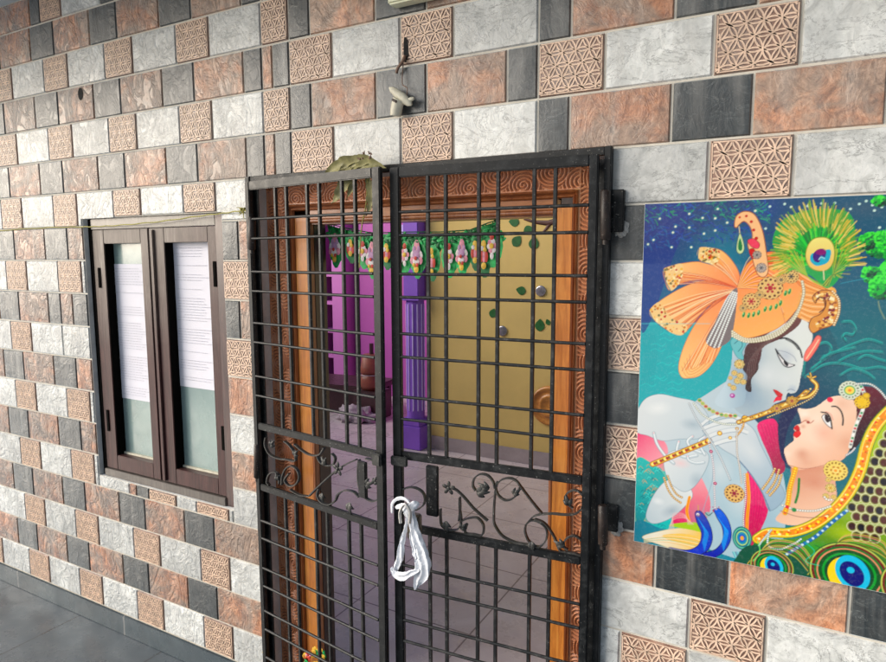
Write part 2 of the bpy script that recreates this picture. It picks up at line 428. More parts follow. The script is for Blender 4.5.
def tile(x0, x1, z0, z1, kd):
    g = .0028; b = .0034; yf = -.0055
    kd, fl = kd if isinstance(kd, tuple) else (kd, (1, 1, 1, 1))
    G = [g if v == 1 else 0 for v in fl]; Bv = [b if v == 1 else 0 for v in fl]
    x0 += G[0]; x1 -= G[1]; z0 += G[2]; z1 -= G[3]
    mi = KI[kd]; t = random.random() if fl == (1, 1, 1, 1) else .5
    # pillowed front: outer ring, inner ring, cleft undulation through an inner grid
    nx = max(2, int((x1-x0)/.022)); nz = max(2, int((z1-z0)/.022))
    P = []
    sd = t*50
    for j in range(nz+1):
        row = []
        for i in range(nx+1):
            x = x0+Bv[0]+(x1-x0-Bv[0]-Bv[1])*i/nx; z = z0+Bv[2]+(z1-z0-Bv[2]-Bv[3])*j/nz
            e = 0 if (i in (0, nx) or j in (0, nz)) else 1
            amp = .0016 if kd != 'lat' else .0003
            y = yf - e*(.0006+amp*(noise.noise(Vector((x*24, sd, z*24)))+.3))
            row.append((x, y, z))
        P.append(row)
    wall.grid(P, mi, t, smooth=True)
    o = [(x0, 0, z0), (x1, 0, z0), (x1, 0, z1), (x0, 0, z1)]
    n = [P[0][0], P[0][-1], P[-1][-1], P[-1][0]]
    for i in range(4):
        j = (i+1) % 4
        if fl[(2, 1, 3, 0)[i]] != 1: continue
        wall.face([o[i], o[j], n[j], n[i]], mi, t)
    if kd == 'lat':
        r = .0375; w = .0021; yr = yf-.0019; n_ = 30
        dz = r*math.sqrt(3)/2
        bx, bz = x0+.012, z0+.014
        j0 = -3
        for j in range(-2, int((z1-z0)/dz)+4):
            for i in range(-2, int((x1-x0)/r)+4):
                cx = bx+(i+.5*(j % 2))*r; cz = bz+j*dz
                for k in range(n_):
                    a0, a1 = 2*PI*k/n_, 2*PI*(k+1)/n_
                    pts = []
                    ok = True
                    for (a, rr) in ((a0, r-w), (a1, r-w), (a1, r+w), (a0, r+w)):
                        x = cx+math.cos(a)*rr; z = cz+math.sin(a)*rr
                        if not (x0+b < x < x1-b and z0+b < z < z1-b): ok = False; break
                        pts.append((x, yr - .00017*((i+3*j) % 7), z))
                    if ok: wall.face(pts, 5, t)
        # frame edge of the lattice
        for (a, c, d, e) in ((x0+b, x1-b, z0+b, z0+b+.003), (x0+b, x1-b, z1-b-.003, z1-b), (x0+b, x0+b+.003, z0+b, z1-b), (x1-b-.003, x1-b, z0+b, z1-b)):
            wall.face([(a, yr+.0006, d), (c, yr+.0006, d), (c, yr+.0006, e), (a, yr+.0006, e)], 5, t)
for r in rects: tile(*r)
# grout bed, in strips round the openings
for r in cut([(XL, 3.1, .0, TOP, 'g')], [GATE, WIN]):
    x0, x1, z0, z1, _ = r
    wall.face([(x0, 0, z0), (x1, 0, z0), (x1, 0, z1), (x0, 0, z1)], 0, .5)
# reveals of the openings and the room side of the wall
TH = .15
def reveal(h, mi):
    a, b, c, d = h
    wall.face([(a, 0, c), (a, TH, c), (a, TH, d), (a, 0, d)], mi)
    wall.face([(b, 0, c), (b, 0, d), (b, TH, d), (b, TH, c)], mi)
    wall.face([(a, 0, d), (a, TH, d), (b, TH, d), (b, 0, d)], mi)
    wall.face([(a, 0, c), (b, 0, c), (b, TH, c), (a, TH, c)], mi)
reveal(GATE, 6); reveal(WIN, 6)
for r in cut([(XL, 3.1, .0, TOP, 'g')], [GATE, WIN]):
    x0, x1, z0, z1, _ = r
    wall.face([(x0, TH, z0), (x0, TH, z1), (x1, TH, z1), (x1, TH, z0)], 6, .5)
w = wall.build('tiled_wall', [M['grout'], M['orange'], M['dark'], M['white'], M['lat'], M['ridge'], M['plaster']])
tag(w, 'house front wall clad in orange, slate grey, white marble and lattice patterned tiles', 'wall')
# skirting
for (a, b) in ((XL, -1.80), (-.44, 3.1)):
    s_ = MB(); s_.box(a, b, -.014, -.0005, .0, SKT-.003, bev=.002)
    s_.build('skirting', M['skirt'], w)

# ------------------------------------------------------------------ porch floor, ceiling, ground, room floor
f = MB(); f.box(XL, 3.1, -3.2, .15, -.12, 0); tag(f.build('porch_floor', M['pfloor']), kind='structure')
f = MB(); f.face([(-150,-150,-.30),(150,-150,-.30),(150,150,-.30),(-150,150,-.30)]); tag(f.build('ground', M['ground']), kind='structure')
f = MB(); f.box(XL, 3.1, -1.15, .15, TOP, TOP+.15); tag(f.build('ceiling', M['ceiling']), kind='structure')
IZ = .12
f = MB(); f.box(-8.2, 2.6, .152, 4.9, -.05, IZ); tag(f.build('room_floor', M['ifloor']), kind='structure')

# ------------------------------------------------------------------ room
YW = 2.9
yl = at(428, 440, YW).x; yr_ = 1.2
f = MB(); f.box(yl, yr_, YW, YW+.12, IZ, 2.45)
yw = tag(f.build('ochre_wall', M['ylw']), 'plain ochre yellow inner wall seen through the right gate leaf', 'wall')
f = MB(); f.box(yl+.04, yr_, YW-.012, YW-.001, IZ, IZ+.115, bev=.002); f.build('skirting', M['skirtin'], yw)
f = MB(); f.box(yr_, yr_+.12, .3, YW+.12, IZ, 2.45)
tag(f.build('side_wall', M['ceiling']), 'pale side wall closing the room to the right', 'wall')
# magenta back wall with a shelf niche
YB = 4.45
def bx(px, y=YB): return at(px, 300, y).x
f = MB()
nx0, nx1 = bx(318), bx(337.5)
f.box(-8.2, nx0, YB, YB+.12, IZ, 2.45)
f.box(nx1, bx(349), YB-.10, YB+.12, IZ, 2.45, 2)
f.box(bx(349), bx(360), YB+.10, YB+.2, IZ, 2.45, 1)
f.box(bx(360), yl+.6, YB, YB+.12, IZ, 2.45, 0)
mg = f.build('magenta_wall', [M['magenta'], M['magenta_d'], M['magenta_l']])
tag(mg, 'magenta back wall with pilaster behind the left gate leaf', 'wall')
f = MB()
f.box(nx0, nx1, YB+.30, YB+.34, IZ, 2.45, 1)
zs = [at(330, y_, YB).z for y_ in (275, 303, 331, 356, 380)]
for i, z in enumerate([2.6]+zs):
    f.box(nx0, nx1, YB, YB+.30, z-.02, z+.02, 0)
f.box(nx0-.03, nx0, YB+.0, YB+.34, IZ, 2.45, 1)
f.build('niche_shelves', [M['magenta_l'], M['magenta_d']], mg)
f = MB(); f.box(yl-.02+.0, yl+.02+.08, YW+.12, YB+.0, IZ, 2.45); tag(f.build('partition_wall', M['magenta']), 'magenta partition running back from the purple column', 'wall')
# far left side wall
f = MB(); f.box(-8.3, -8.2, .15, 4.9, IZ, 2.45); tag(f.build('left_room_wall', M['ceiling']), 'pale side wall at the far left end of the room', 'wall')
# purple column
cx = (at(409, 440, YW).x+at(428, 440, YW).x)/2-.01; cw = abs(at(409, 440, YW).x-at(428, 440, YW).x)*.44; cy = YW-.02
col = empty('column', (cx, cy, IZ)); tag(col, 'purple fluted column with pale flutes at the left end of the ochre wall', 'column')
f = MB(); f.box(-cw-.02, cw+.02, -cw-.02, cw+.02, 0, .20, bev=.006); f.box(-cw-.005, cw+.005, -cw-.005, cw+.005, .20, .26, bev=.006); f.build('base', M['purple'], col)
z_cap = at(418, 300, YW).z-IZ
f = MB(); f.lathe([(cw*.9, .26), (cw*.9, z_cap)], n=24); f.build('shaft', M['purple'], col)
for i in range(12):
    a = 2*PI*(i+.5)/12
    if math.sin(a) > .3: continue
    f = MB(); f.tube([(math.cos(a)*cw*.9, math.sin(a)*cw*.9, .33), (math.cos(a)*cw*.9, math.sin(a)*cw*.9, z_cap-.03)], .007, n=6); f.build('flute_strip', M['lilac'], col)
f = MB(); f.box(-cw-.01, cw+.01, -cw-.01, cw+.01, z_cap, z_cap+.03, bev=.004); f.box(-cw*.8, cw*.9, -cw*.9, cw*.9, z_cap+.03, 2.45-IZ, bev=.006); f.build('capital', M['purple'], col)
f = MB(); f.box(-cw-.09, -cw-.003, -.03, .02, at(408, 262, YW).z-IZ, at(408, 225, YW).z-IZ+.0); f.build('lilac_block', M['lilac'], col)

# leaf stickers, branch, mirrors, plaque on the ochre wall
def sticker_leaf(px, py, s, ang, par):
    s *= .86
    p = at(px, py, YW); f = MB(); n = 9; L = .115*s; Wd = .046*s; ca, sa = math.cos(ang), math.sin(ang)
    up, dn = [], []
    for i in range(n+1):
        t = i/n; wd = Wd*math.sin(PI*t**.8)**.9
        up.append((t*L-L/2, wd)); dn.append((t*L-L/2, -wd))
    out = [(p.x+(a*ca-b*sa), YW-.004, p.z+(a*sa+b*ca)) for a, b in dn+up[::-1][1:-1]]
    f.face(out)
    return f.build('leaf', M['green'], par)
dec = empty('wall_decal', (0, 0, 0)); tag(dec, 'brown branch with dark green leaf stickers on the ochre wall', 'wall decal')
for a in ((514,222,.9,3.0),(529,230,.9,.2),(517,241,1.0,.9),(534,243,1.05,1.45),(521,290.5,.85,2.9),(493,313,.8,1.2),(540,325,1.0,1.5),(548,322,.5,2),(560,300,.8,.6)):
    sticker_leaf(*a, dec)
f = MB()
f.tube([at(x, y, YW-.004) for x, y in ((524,219),(535,222),(548,223),(570,218),(600,214))], [.008,.014,.02,.025,.03], n=6, flat=.2)
f.tube([at(x, y, YW-.004) for x, y in ((551,222),(546,229),(541,234))], [.016,.01,.004], n=6, flat=.2)
f.build('branch', M['branch'], dec)
for px, py, lb in ((540.5,291,'small round grey mirror disc on the ochre wall, highest and furthest right of three'),
                   (502,331,'small round grey mirror disc on the ochre wall, lowest of three'),
                   (491.5,261,'small round grey mirror disc on the ochre wall beside the garland end')):
    p = at(px, py, YW-.008); f = MB()
    Mx = Matrix.Translation(p) @ Matrix.Rotation(PI/2, 4, 'X')
    f.lathe([(0, .006), (.032, .006), (.040, .003), (.042, -.006)], Mx, 24)
    o = f.build('wall_mirror', M['mirror']); tag(o, lb, 'wall mirror', 'round mirror discs on the ochre wall')
p = at(550, 406, YW-.014); f = MB(); Mx = Matrix.Translation(p) @ Matrix.Rotation(PI/2, 4, 'X')
f.lathe([(0, .010), (.06, .012), (.066, .018), (.085, .018), (.09, .010), (.125, .012), (.135, .02), (.15, .018), (.155, -.012)], Mx, 40)
tag(f.build('wooden_plaque', M['plaque']), 'round carved orange brown wooden plaque low on the ochre wall', 'plaque')

# low bench, pots, rags in the magenta corner
b0 = at_floor(326, 413, IZ); b1 = at_floor(386, 413, IZ)
bench = empty('low_bench', (b0.x, b0.y, IZ)); tag(bench, 'low dark wooden bench along the magenta wall', 'bench')
BL = (b1-b0).length*1.0; ang = math.atan2(b1.y-b0.y, b1.x-b0.x); bench.rotation_euler = (0, 0, ang*.3)
BL = b1.x-b0.x
f = MB(); f.box(-.3, BL, 0, .55, .25, .31, bev=.008); f.build('seat', M['bench'], bench)
f = MB(); f.box(-.28, BL-.02, .03, .06, .02, .25); f.build('front_panel', M['bench'], bench)
for lx in (-.27, BL-.08):
    for ly in (.03, .47):
        f = MB(); f.box(lx, lx+.05, ly-.02, ly+.03, 0, .26); f.build('leg', M['bench'], bench)
pp = at(372, 385, 3.55); pot = empty('pot_stack', (pp.x, 3.55, .43)); tag(pot, 'stack of reddish brown pots with a dark handle standing by the bench', 'pots')
zb = at(372, 389, 3.55).z-.43
f = MB(); f.lathe([(0,zb-.0),(.10,zb),(.125,zb+.05),(.12,zb+.12),(.105,zb+.16),(0,zb+.16)], n=28); f.build('pot', M['clay'], pot)
f = MB(); f.lathe([(0,zb+.165),(.105,zb+.165),(.13,zb+.19),(.11,zb+.24),(.10,zb+.34),(.085,zb+.36),(0,zb+.36)], n=28); f.build('pot', M['clay'], pot)
f = MB(); f.lathe([(.133,zb+.155),(.14,zb+.16),(.133,zb+.165)], n=28); f.build('rim', M['rag'], pot)
f = MB(); f.tube([(0,0,zb+.35),(0,0,zb+.47)], .022, n=8); f.build('handle', M['bench'], pot)
st = MB(); st.box(-.15,.15,-.13,.13,-.31,zb-.001,bev=.01); st.build('stand', M['bench'], pot)
bm = bmesh.new(); bmesh.ops.create_icosphere(bm, subdivisions=4, radius=1)
for v in bm.verts:
    n = noise.fractal(v.co*2.3, 1, 2, 4)
    v.co = Vector((v.co.x*.22*(1+.35*n), v.co.y*.14*(1+.3*n), max(v.co.z, -.3)*.10*(1+.8*n)))
q = at_floor(357, 420, IZ); f = MB(); f.add_bm(bm, smooth=True, M=Matrix.Translation((q.x, q.y, IZ+.035)))
tag(f.build('crumpled_rags', M['rag']), 'crumpled pale cloth heap on the floor in front of the low bench', 'cloth')

# ------------------------------------------------------------------ carved door frame
FY = .05
OX0, OX1, OZ = -1.574, -.655, H+.112    # clear opening
FX0, FX1, FZ = GATE[0]+.001, GATE[1]-.001, H+.258
dfr = empty('door_frame', ((OX0+OX1)/2, .1, 0)); tag(dfr, 'varnished teak door frame with carved scroll border behind the iron gate', 'door frame')
dfr.location = (0, 0, 0)
def relief(u, v, Wd, Lp=.088):
    # fans of concentric arcs springing from alternate sides, each closing in a spiral eye
    best = 0
    k = math.floor(v/Lp)
    h = 0; dm = 9
    for kk in (k-1, k, k+1):
        side = kk % 2
        cu = Wd*(.28 if side else .72); cv = (kk+.5)*Lp
        d = math.hypot((u-cu), (v-cv)*.82)
        if d < dm:
            dm = d; th = math.atan2(v-cv, (u-cu)*(1 if side else -1)); 
    spir = dm/.0098 - th/(2*PI)*1.0
    h = .5+.5*math.cos(2*PI*spir)
    return h**1.2
def carved_strip(L, Wd, M4, name='carved_border'):
    st = .0019; nu = int(Wd/st); nv = int(L/.0024)
    us = np.linspace(0, Wd, nu+1); vs = np.linspace(0, L, nv+1)
    V = []; R = []
    for v_ in vs:
        for u in us:
            h = relief(u, v_, Wd)
            e = min(u, Wd-u)
            if e < .004: h = .9
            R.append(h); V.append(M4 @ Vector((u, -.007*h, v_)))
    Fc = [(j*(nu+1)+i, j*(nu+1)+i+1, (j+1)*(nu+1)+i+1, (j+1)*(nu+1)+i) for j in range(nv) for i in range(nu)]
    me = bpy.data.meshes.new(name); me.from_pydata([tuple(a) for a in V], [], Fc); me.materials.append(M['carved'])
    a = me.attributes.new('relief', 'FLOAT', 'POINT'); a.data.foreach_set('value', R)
    me.polygons.foreach_set('use_smooth', [True]*len(Fc)); me.update()
    o = bpy.data.objects.new(name, me); C.objects.link(o); o.parent = dfr; return o
CW = .098; CT = .074
carved_strip(FZ-.0, CW, Matrix.Translation((FX0, FY, 0)))
carved_strip(FZ-.0, CW, Matrix.Translation((FX1-CW, FY, 0)))
carved_strip(FX1-FX0-2*CW, CT, Matrix.Translation((FX0+CW, FY, FZ)) @ Matrix(((0,0,1,0),(0,1,0,0),(-1,0,0,0),(0,0,0,1))))
# moulded profile swept round three sides: (inset from carved edge, y)
prof = [(CW,FY+.004),(CW+.001,FY-.010),(CW+.005,FY-.014),(CW+.008,FY-.009),(CW+.010,FY+.002),(CW+.013,FY+.004),(CW+.015,FY-.002),(CW+.019,FY-.004),(CW+.022,FY+.004),(CW+.023,FY+.010)]
xin0, xin1, zin = OX0, OX1, OZ
def frame_sweep(profile, name, m, y_off=0):
    f = MB(); rings = []
    for d, y in profile:
        rings.append([(FX0+d, y, 0), (FX0+d, y, FZ-d+CW-CT), (FX1-d, y, FZ-d+CW-CT), (FX1-d, y, 0)])
    for i in range(len(rings)-1):
        for k in range(3):
            a, b = rings[i], rings[i+1]
            f.face([a[k], a[k+1], b[k+1], b[k]])
    o = f.build(name, m, dfr); return o
frame_sweep(prof, 'moulding', M['mould'])
dl = OX0-FX0; dr = FX1-OX1; dt = FZ-OZ
# flat inner boards (left, right, head) – widths differ a little, so they are separate boards
e = CW+.023
f = MB(); f.box(FX0+e, OX0-.012, FY+.008, FY+.05, 0, FZ-e, bev=.0015); f.build('jamb', M['teak'], dfr)
f = MB(); f.box(OX1+.010, FX1-e, FY+.008, FY+.05, 0, FZ-e, bev=.0015); f.build('jamb', M['teak'], dfr)
f = MB(); f.box(OX0-.012, OX1+.010, FY+.0085, FY+.05, OZ+.018, FZ-e+CW-CT, bev=.0015); f.build('head_board', M['teak_h'], dfr)
for x0, x1 in ((OX0-.012, OX0), (OX1, OX1+.010)):
    f = MB(); f.tube([(x0+.006, FY+.012, 0), (x0+.006, FY+.012, OZ+.01)], .007, n=10); f.box(x0, x1, FY+.012, FY+.030, 0, OZ+.005)
    f.build('inner_bead', M['mould'], dfr)
f = MB()
f.tube([(OX0, FY+.012, OZ+.012), (OX1, FY+.012, OZ+.012)], .008, n=10, up=Vector((0,0,1)))
f.box(OX0-.012, OX1+.01, FY+.016, FY+.10, OZ, OZ+.0175); f.build('head_bead', M['mould'], dfr)
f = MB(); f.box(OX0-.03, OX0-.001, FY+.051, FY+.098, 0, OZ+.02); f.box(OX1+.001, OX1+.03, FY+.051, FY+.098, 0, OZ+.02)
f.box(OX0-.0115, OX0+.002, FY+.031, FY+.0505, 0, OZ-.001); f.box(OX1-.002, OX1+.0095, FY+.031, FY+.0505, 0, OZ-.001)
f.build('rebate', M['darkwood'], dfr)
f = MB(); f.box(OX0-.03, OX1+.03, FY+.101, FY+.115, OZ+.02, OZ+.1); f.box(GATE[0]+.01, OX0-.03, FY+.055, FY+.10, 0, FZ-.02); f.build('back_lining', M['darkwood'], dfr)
f = MB(); f.box(OX0, OX1, .02, .15, 0, IZ+.015, bev=.003); f.build('threshold', M['mould'], dfr)
# dark painted rosette block at the upper right corner
p = at(568, 196, FY); f = MB(); f.box(p.x-.02, p.x+.018, FY+.004, FY+.0075, p.z-.022, p.z+.02); f.build('corner_block', M['darkwood'], dfr)
# plaster patch above the carved head seen through the right leaf
f = MB()
f.box(FX0, FX1, FY+.02, FY+.06, FZ, FZ+.02)
f.build('mortar_fill', M['plaster'], dfr)

# ------------------------------------------------------------------ gate
gate = empty('iron_gate', (-1.12, -.03, 0)); tag(gate, 'black wrought iron double gate with scroll band, standing slightly ajar', 'gate'); gate.location = (0, 0, 0)
HL, HR, AL, AR, HY = -1.79, -.465, -.136, .08, -.05
FT = H+.2845
f = MB()
f.box(-1.792, -1.771, -.034, -.0062, 0.01, FT, bev=.002); f.box(-1.7708, -1.752, -.010, -.0064, 0.01, FT-.03); f.build('frame_post', M['iron'], gate)
f = MB(); f.box(-.483, -.465, -.032, -.0062, 0.01, FT, bev=.002); f.box(-.512, -.4832, -.010, -.0064, 0.01, FT-.03); f.build('frame_post', M['iron'], gate)
f = MB(); f.box(-1.7708, -.4832, -.030, -.0066, FT-.022, FT-.001, bev=.002); f.build('frame_head', M['iron'], gate)

def gleaf(hx, a, sgn, xs, st_in, width, zt):
    RHT = .026; lf = empty('gate_leaf', (hx, HY, 0), a, gate)
    T = .009
    def bx_(name, x0, x1, z0, z1, m, y0=-T, y1=T, bev=.003):
        f = MB(); x0, x1 = min(x0, x1), max(x0, x1); f.box(x0, x1, y0, y1, z0, z1, bev=bev); return f.build(name, m, lf)
    bx_('stile', sgn*.026, sgn*.050, .03, zt, M['iron'])
    bx_('stile', sgn*(width-.032), sgn*width, .03, zt, M['iron'])
    i0, i1 = sgn*.050, sgn*(width-.032)
    bx_('rail', i0, i1, zt-.030, zt, M['iron_worn'] if sgn > 0 else M['iron'])
    r1, r2 = H-.612, H-.846
    bx_('rail', i0, i1, r1-.026, r1, M['iron'], -T+.002, T-.002)
    bx_('rail', i0, i1, r2-.026, r2, M['iron'], -T+.002, T-.002)
    bx_('rail', i0, i1, .04, .07, M['iron'])
    for x in xs:
        for z0, z1 in ((r1, zt-.030), (.07, r2-.026)):
            bx_('upright_bar', sgn*x-.005, sgn*x+.005, z0-.001, z1+.001, M['bar'], -.0055, .0055, .001)
    zz = [.131,.061,-.056,-.127,-.241,-.313,-.437,-.508, -.988,-1.059,-1.176,-1.248,-1.350,-1.424,-1.54,-1.612]
    for z in zz:
        f = MB(); z += H + random.uniform(-.0015, .0015); dz_ = random.uniform(-.002, .002)
        n = 8; pts = [(i0+(i1-i0)*i/n, -.0065+random.uniform(-.0006, .0006), z+dz_*i/n) for i in range(n+1)]
        f.tube(pts, .0048, n=8, up=Vector((0, 0, 1)))
        f.build('cross_bar', M['bar'], lf)
    return lf
LL = gleaf(HL, AL, 1, (.186-.0,.243,.348,.406,.510,.567), 0, .676, H+.262)
RL = gleaf(HR, AR, -1, (.141,.200,.305,.363,.467,.525), 0, .650, H+.262)

def scroll_paths(lf, hx, a, zoomorg, sc, paths, leaves, m):
    f = MB()
    def uv(q):
        u, z = leaf_uv(zoomorg[0]+q[0]/sc, zoomorg[1]+q[1]/sc, hx, HY, a); 
        return Vector((u, 0, min(max(z, H-.842), H-.646)))
    for P in paths:
        f.ribbon(catmull([uv(q) for q in P], 9), .0042, .012)
    for (cx_, cy_, ang, s) in leaves:      # forged three-lobed leaf at a scroll end
        c = uv((cx_, cy_))
        for k, (da, L) in enumerate(((-.6, .017), (0, .025), (.6, .017))):
            t = Vector((math.cos(ang+da), 0, math.sin(ang+da))); nrm = Vector((-t.z, 0, t.x))
            pts = [c+t*L*s*q_ + Vector((0, -.004-.006*math.sin(PI*q_), 0)) for q_ in (0, .25, .5, .75, 1)]
            wd = [.002, .0042, .0045, .003, .0006]
            A = [p_+nrm*w_*s for p_, w_ in zip(pts, wd)]; B = [p_-nrm*w_*s for p_, w_ in zip(pts, wd)]; Cc = [p_+Vector((0, -.003, 0)) for p_ in pts]
            f.grid([A, Cc, B]); f.grid([[q_+Vector((0,.003,0)) for q_ in A], [q_+Vector((0,.003,0)) for q_ in B]])
    return f.build('scrollwork', m, lf)
def rosette(lf, hx, a, px, py, r=.012):
    u, z = leaf_uv(px, py, hx, HY, a); f = MB()
    for k in range(5):
        an = 2*PI*k/5+.3
        bm = bmesh.new(); bmesh.ops.create_uvsphere(bm, u_segments=10, v_segments=6, radius=1)
        f.add_bm(bm, smooth=True, M=Matrix.Translation((u+math.cos(an)*r*.8, -.010, z+math.sin(an)*r*.8)) @ Matrix.Rotation(-an, 4, 'Y') @ Matrix.Diagonal((r*.62, .003, r*.38, 1)))
    bm = bmesh.new(); bmesh.ops.create_uvsphere(bm, u_segments=10, v_segments=6, radius=1)
    f.add_bm(bm, smooth=True, M=Matrix.Translation((u, -.012, z)) @ Matrix.Diagonal((r*.35, .004, r*.35, 1)))
    f.build('rosette', M['iron_worn'], lf)
# right leaf
scroll_paths(RL, HR, AR, (480,460), 6.02, [
  [(238,165),(225,205),(190,235),(150,240),(112,212),(97,165),(125,122),(175,108),(218,125),(250,165),(295,225),(345,288),(372,320)],
  [(372,325),(440,322),(510,328),(575,322),(612,290),(628,240),(610,200),(570,180),(530,195),(512,225),(530,262),(560,290)],
  [(102,130),(92,200),(86,270),(84,340),(90,390),(135,455),(210,508),(300,535),(362,520),(400,475),(400,415),(365,378),(315,362),(280,388),(272,430),(290,480),(318,508)],
  [(372,325),(325,338),(292,370),(275,392)],
  [(330,355),(385,378),(425,425),(455,480),(480,540),(520,580),(570,592),(612,570),(628,520),(605,475),(560,455),(515,478),(505,520),(530,540)],
 ], [(200,200,.6,1.2),(540,270,1.9,1.3),(310,490,-1.2,1.2),(510,510,2.9,1.3)], M['iron_worn'])
scroll_paths(RL, HR, AR, (385,430), 6.617, [
  [(600,400),(582,365),(592,320),(630,292),(680,300),(715,340),(728,385)],
  [(430,380),(470,395),(520,440),(590,520),(680,600)],
  [(495,450),(498,520),(490,600)],
 ], [(610,405,.1,1.7),(690,385,2.8,1.5)], M['iron_worn'])
scroll_paths(RL, HR, AR, (420,480), 3.636, [
  [(75,105),(78,160),(105,190),(138,178),(150,150),(145,100),(145,62)],
  [(150,150),(178,138),(210,138),(231,165),(226,200),(196,212),(165,192),(172,160)],
 ], [(95,150,-1.3,1.4),(150,175,.8,1.2)], M['iron_worn'])
scroll_paths(RL, HR, AR, (385,430), 6.617, [[(120,390),(165,378),(210,385),(248,410),(265,450),(255,495),(215,525),(165,530),(130,520)]], [], M['iron_worn'])
rosette(RL, HR, AR, 450, 487, .016)
# left leaf
scroll_paths(LL, HL, AL, (245,410), 5.293, [
  [(112,145),(108,185),(130,230),(175,255),(225,262),(268,268),(262,225),(235,185),(210,165)],
  [(262,180),(305,215),(350,238),(395,235),(420,200)],
  [(385,245),(400,275),(432,292),(466,288),(478,255),(460,230)],
  [(130,415),(118,380),(130,340),(160,328),(182,350),(182,390)],
  [(196,395),(200,350),(218,310),(248,295),(278,318),(288,360),(268,395),(235,400),(212,370),(235,335)],
  [(240,420),(290,450),(340,455)],
  [(340,455),(395,400),(470,332),(530,290),(590,262)],
  [(640,242),(695,275),(718,335),(715,400),(715,470)],
  [(605,262),(600,330),(605,400),(630,455),(675,482),(718,468)],
  [(392,415),(384,450),(405,490),(445,503),(478,480),(495,445),(530,425),(575,432),(605,460)],
 ], [(265,240,.8,1.3),(435,285,2.4,1.3),(180,370,1.9,1.2),(640,390,.3,1.6),(555,490,-1.3,1.6),(410,440,-1.2,1.3),(690,390,1.2,1.2),(140,190,.8,1.4)], M['iron_worn'])
rosette(LL, HL, AL, 340, 468, .018)
# broad upright plates in the scroll band, lock box
def plate(lf, hx, a, px0, px1, py0, py1, name, m, y0=-.012, y1=.002, bev=.003):
    u0, z0 = leaf_uv(px0, py1, hx, HY, a); u1, z1 = leaf_uv(px1, py0, hx, HY, a)
    f = MB(); f.box(min(u0, u1), max(u0, u1), y0, y1, min(z0, z1), max(z0, z1), bev=bev); return f.build(name, m, lf)
plate(RL, HR, AR, 427.5, 439, 466, 514, 'lock_plate', M['iron'])
plate(RL, HR, AR, 394, 410, 456, 463, 'slide_bolt', M['iron_worn'], -.024, -.012)
plate(LL, HL, AL, 360.5, 367.5, 462, 496, 'lock_plate', M['iron'])
plate(LL, HL, AL, 377, 385, 453, 463, 'bolt_keeper', M['iron_worn'], -.026, -.012)
# hinges
def hinge(px, py0, py1, side, m, plate_px=None):
    y = -.058
    a = at(px, py0, y); b = at(px, py1, y)
    f = MB(); f.tube([b, b+Vector((0,0,.004)), a-Vector((0,0,.004)), a], [.010,.0135,.0135,.010], n=14)
    f.tube([b-Vector((0,0,.012)), b], .008, n=10)
    o = f.build('hinge', m, gate)
    if plate_px:
        p0 = at(plate_px[0], plate_px[2], -.012); p1 = at(plate_px[1], plate_px[3], -.012)
        f = MB(); f.box(p0.x, p1.x, -.020, -.0065, p1.z, p0.z, bev=.003); f.build('wall_bracket', M['iron'], gate)
        f = MB()
        bm = bmesh.new(); bmesh.ops.create_icosphere(bm, subdivisions=4, radius=1)
        for v in bm.verts:
            v.co *= 1+.35*noise.fractal(v.co*2.1+Vector((px,0,0)), 1, 2, 4)
        f.add_bm(bm, smooth=True, M=Matrix.Translation(((p0.x+p1.x)/2+.010, -.008, p1.z+.01)) @ Matrix.Diagonal((.020, .0035, .022, 1)))
        f.build('mortar_patch', M['mortar'], gate)
    return o
hinge(252, 217, 250, -1, M['rust']); hinge(257.5, 444, 478, -1, M['rust'])
hinge(605.5, 190, 240, 1, M['rust'], (611, 624, 190, 232)); hinge(603.0, 505, 545, 1, M['rust'], (606, 618, 503, 532))

# ------------------------------------------------------------------ window
wn = empty('window', (0, 0, 0)); tag(wn, 'two leaf dark wooden window with frosted panes left of the gate', 'window')
wy = .020
WX0, WX1, WZ0, WZ1 = WIN[0]+.001, WIN[1]-.001, WIN[2]+.001, WIN[3]-.001
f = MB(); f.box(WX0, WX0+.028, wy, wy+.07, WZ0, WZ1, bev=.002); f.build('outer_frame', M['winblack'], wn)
f = MB(); f.box(-2.012, WX1, wy-.004, wy+.07, WZ0, WZ1, bev=.002); f.build('outer_frame', M['winwood'], wn)
f = MB(); f.box(WX0+.028, -2.012, wy-.004, wy+.07, H+.119, WZ1, bev=.002); f.build('top_rail', M['winworn'], wn)
f = MB(); f.box(WX0+.028, -2.012, wy-.012, wy+.07, WZ0, H-.978, bev=.002); f.build('sill', M['winworn'], wn)
def casement(x0, x1, gx0, gx1, m, lbl):
    c = empty('casement', (0, 0, 0), 0, wn)
    z0, z1, g0, g1 = H-.975, H+.116, H-.908, H+.056
    f = MB(); f.box(x0, gx0, wy, wy+.055, z0, z1, bev=.002)
    f.box(gx1, x1, wy, wy+.055, z0, z1, bev=.002); f.box(gx0, gx1, wy+.0005, wy+.0545, g1, z1, bev=.002); f.box(gx0, gx1, wy+.0005, wy+.0545, z0, g0, bev=.002)
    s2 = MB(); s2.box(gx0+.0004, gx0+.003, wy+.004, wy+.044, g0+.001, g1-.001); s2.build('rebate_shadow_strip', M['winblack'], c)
    f.build('sash_frame', m, c)
    f = MB(); f.box(gx0-.002, gx1+.002, wy+.044, wy+.049, g0-.002, g1+.002); f.build('glass_pane', M['glass'], c)
    f = MB(); f.box(gx0, gx1, wy+.034, wy+.044, g0, g0+.009); f.build('glazing_bead', M['cream'], c)
    return c
winm = None
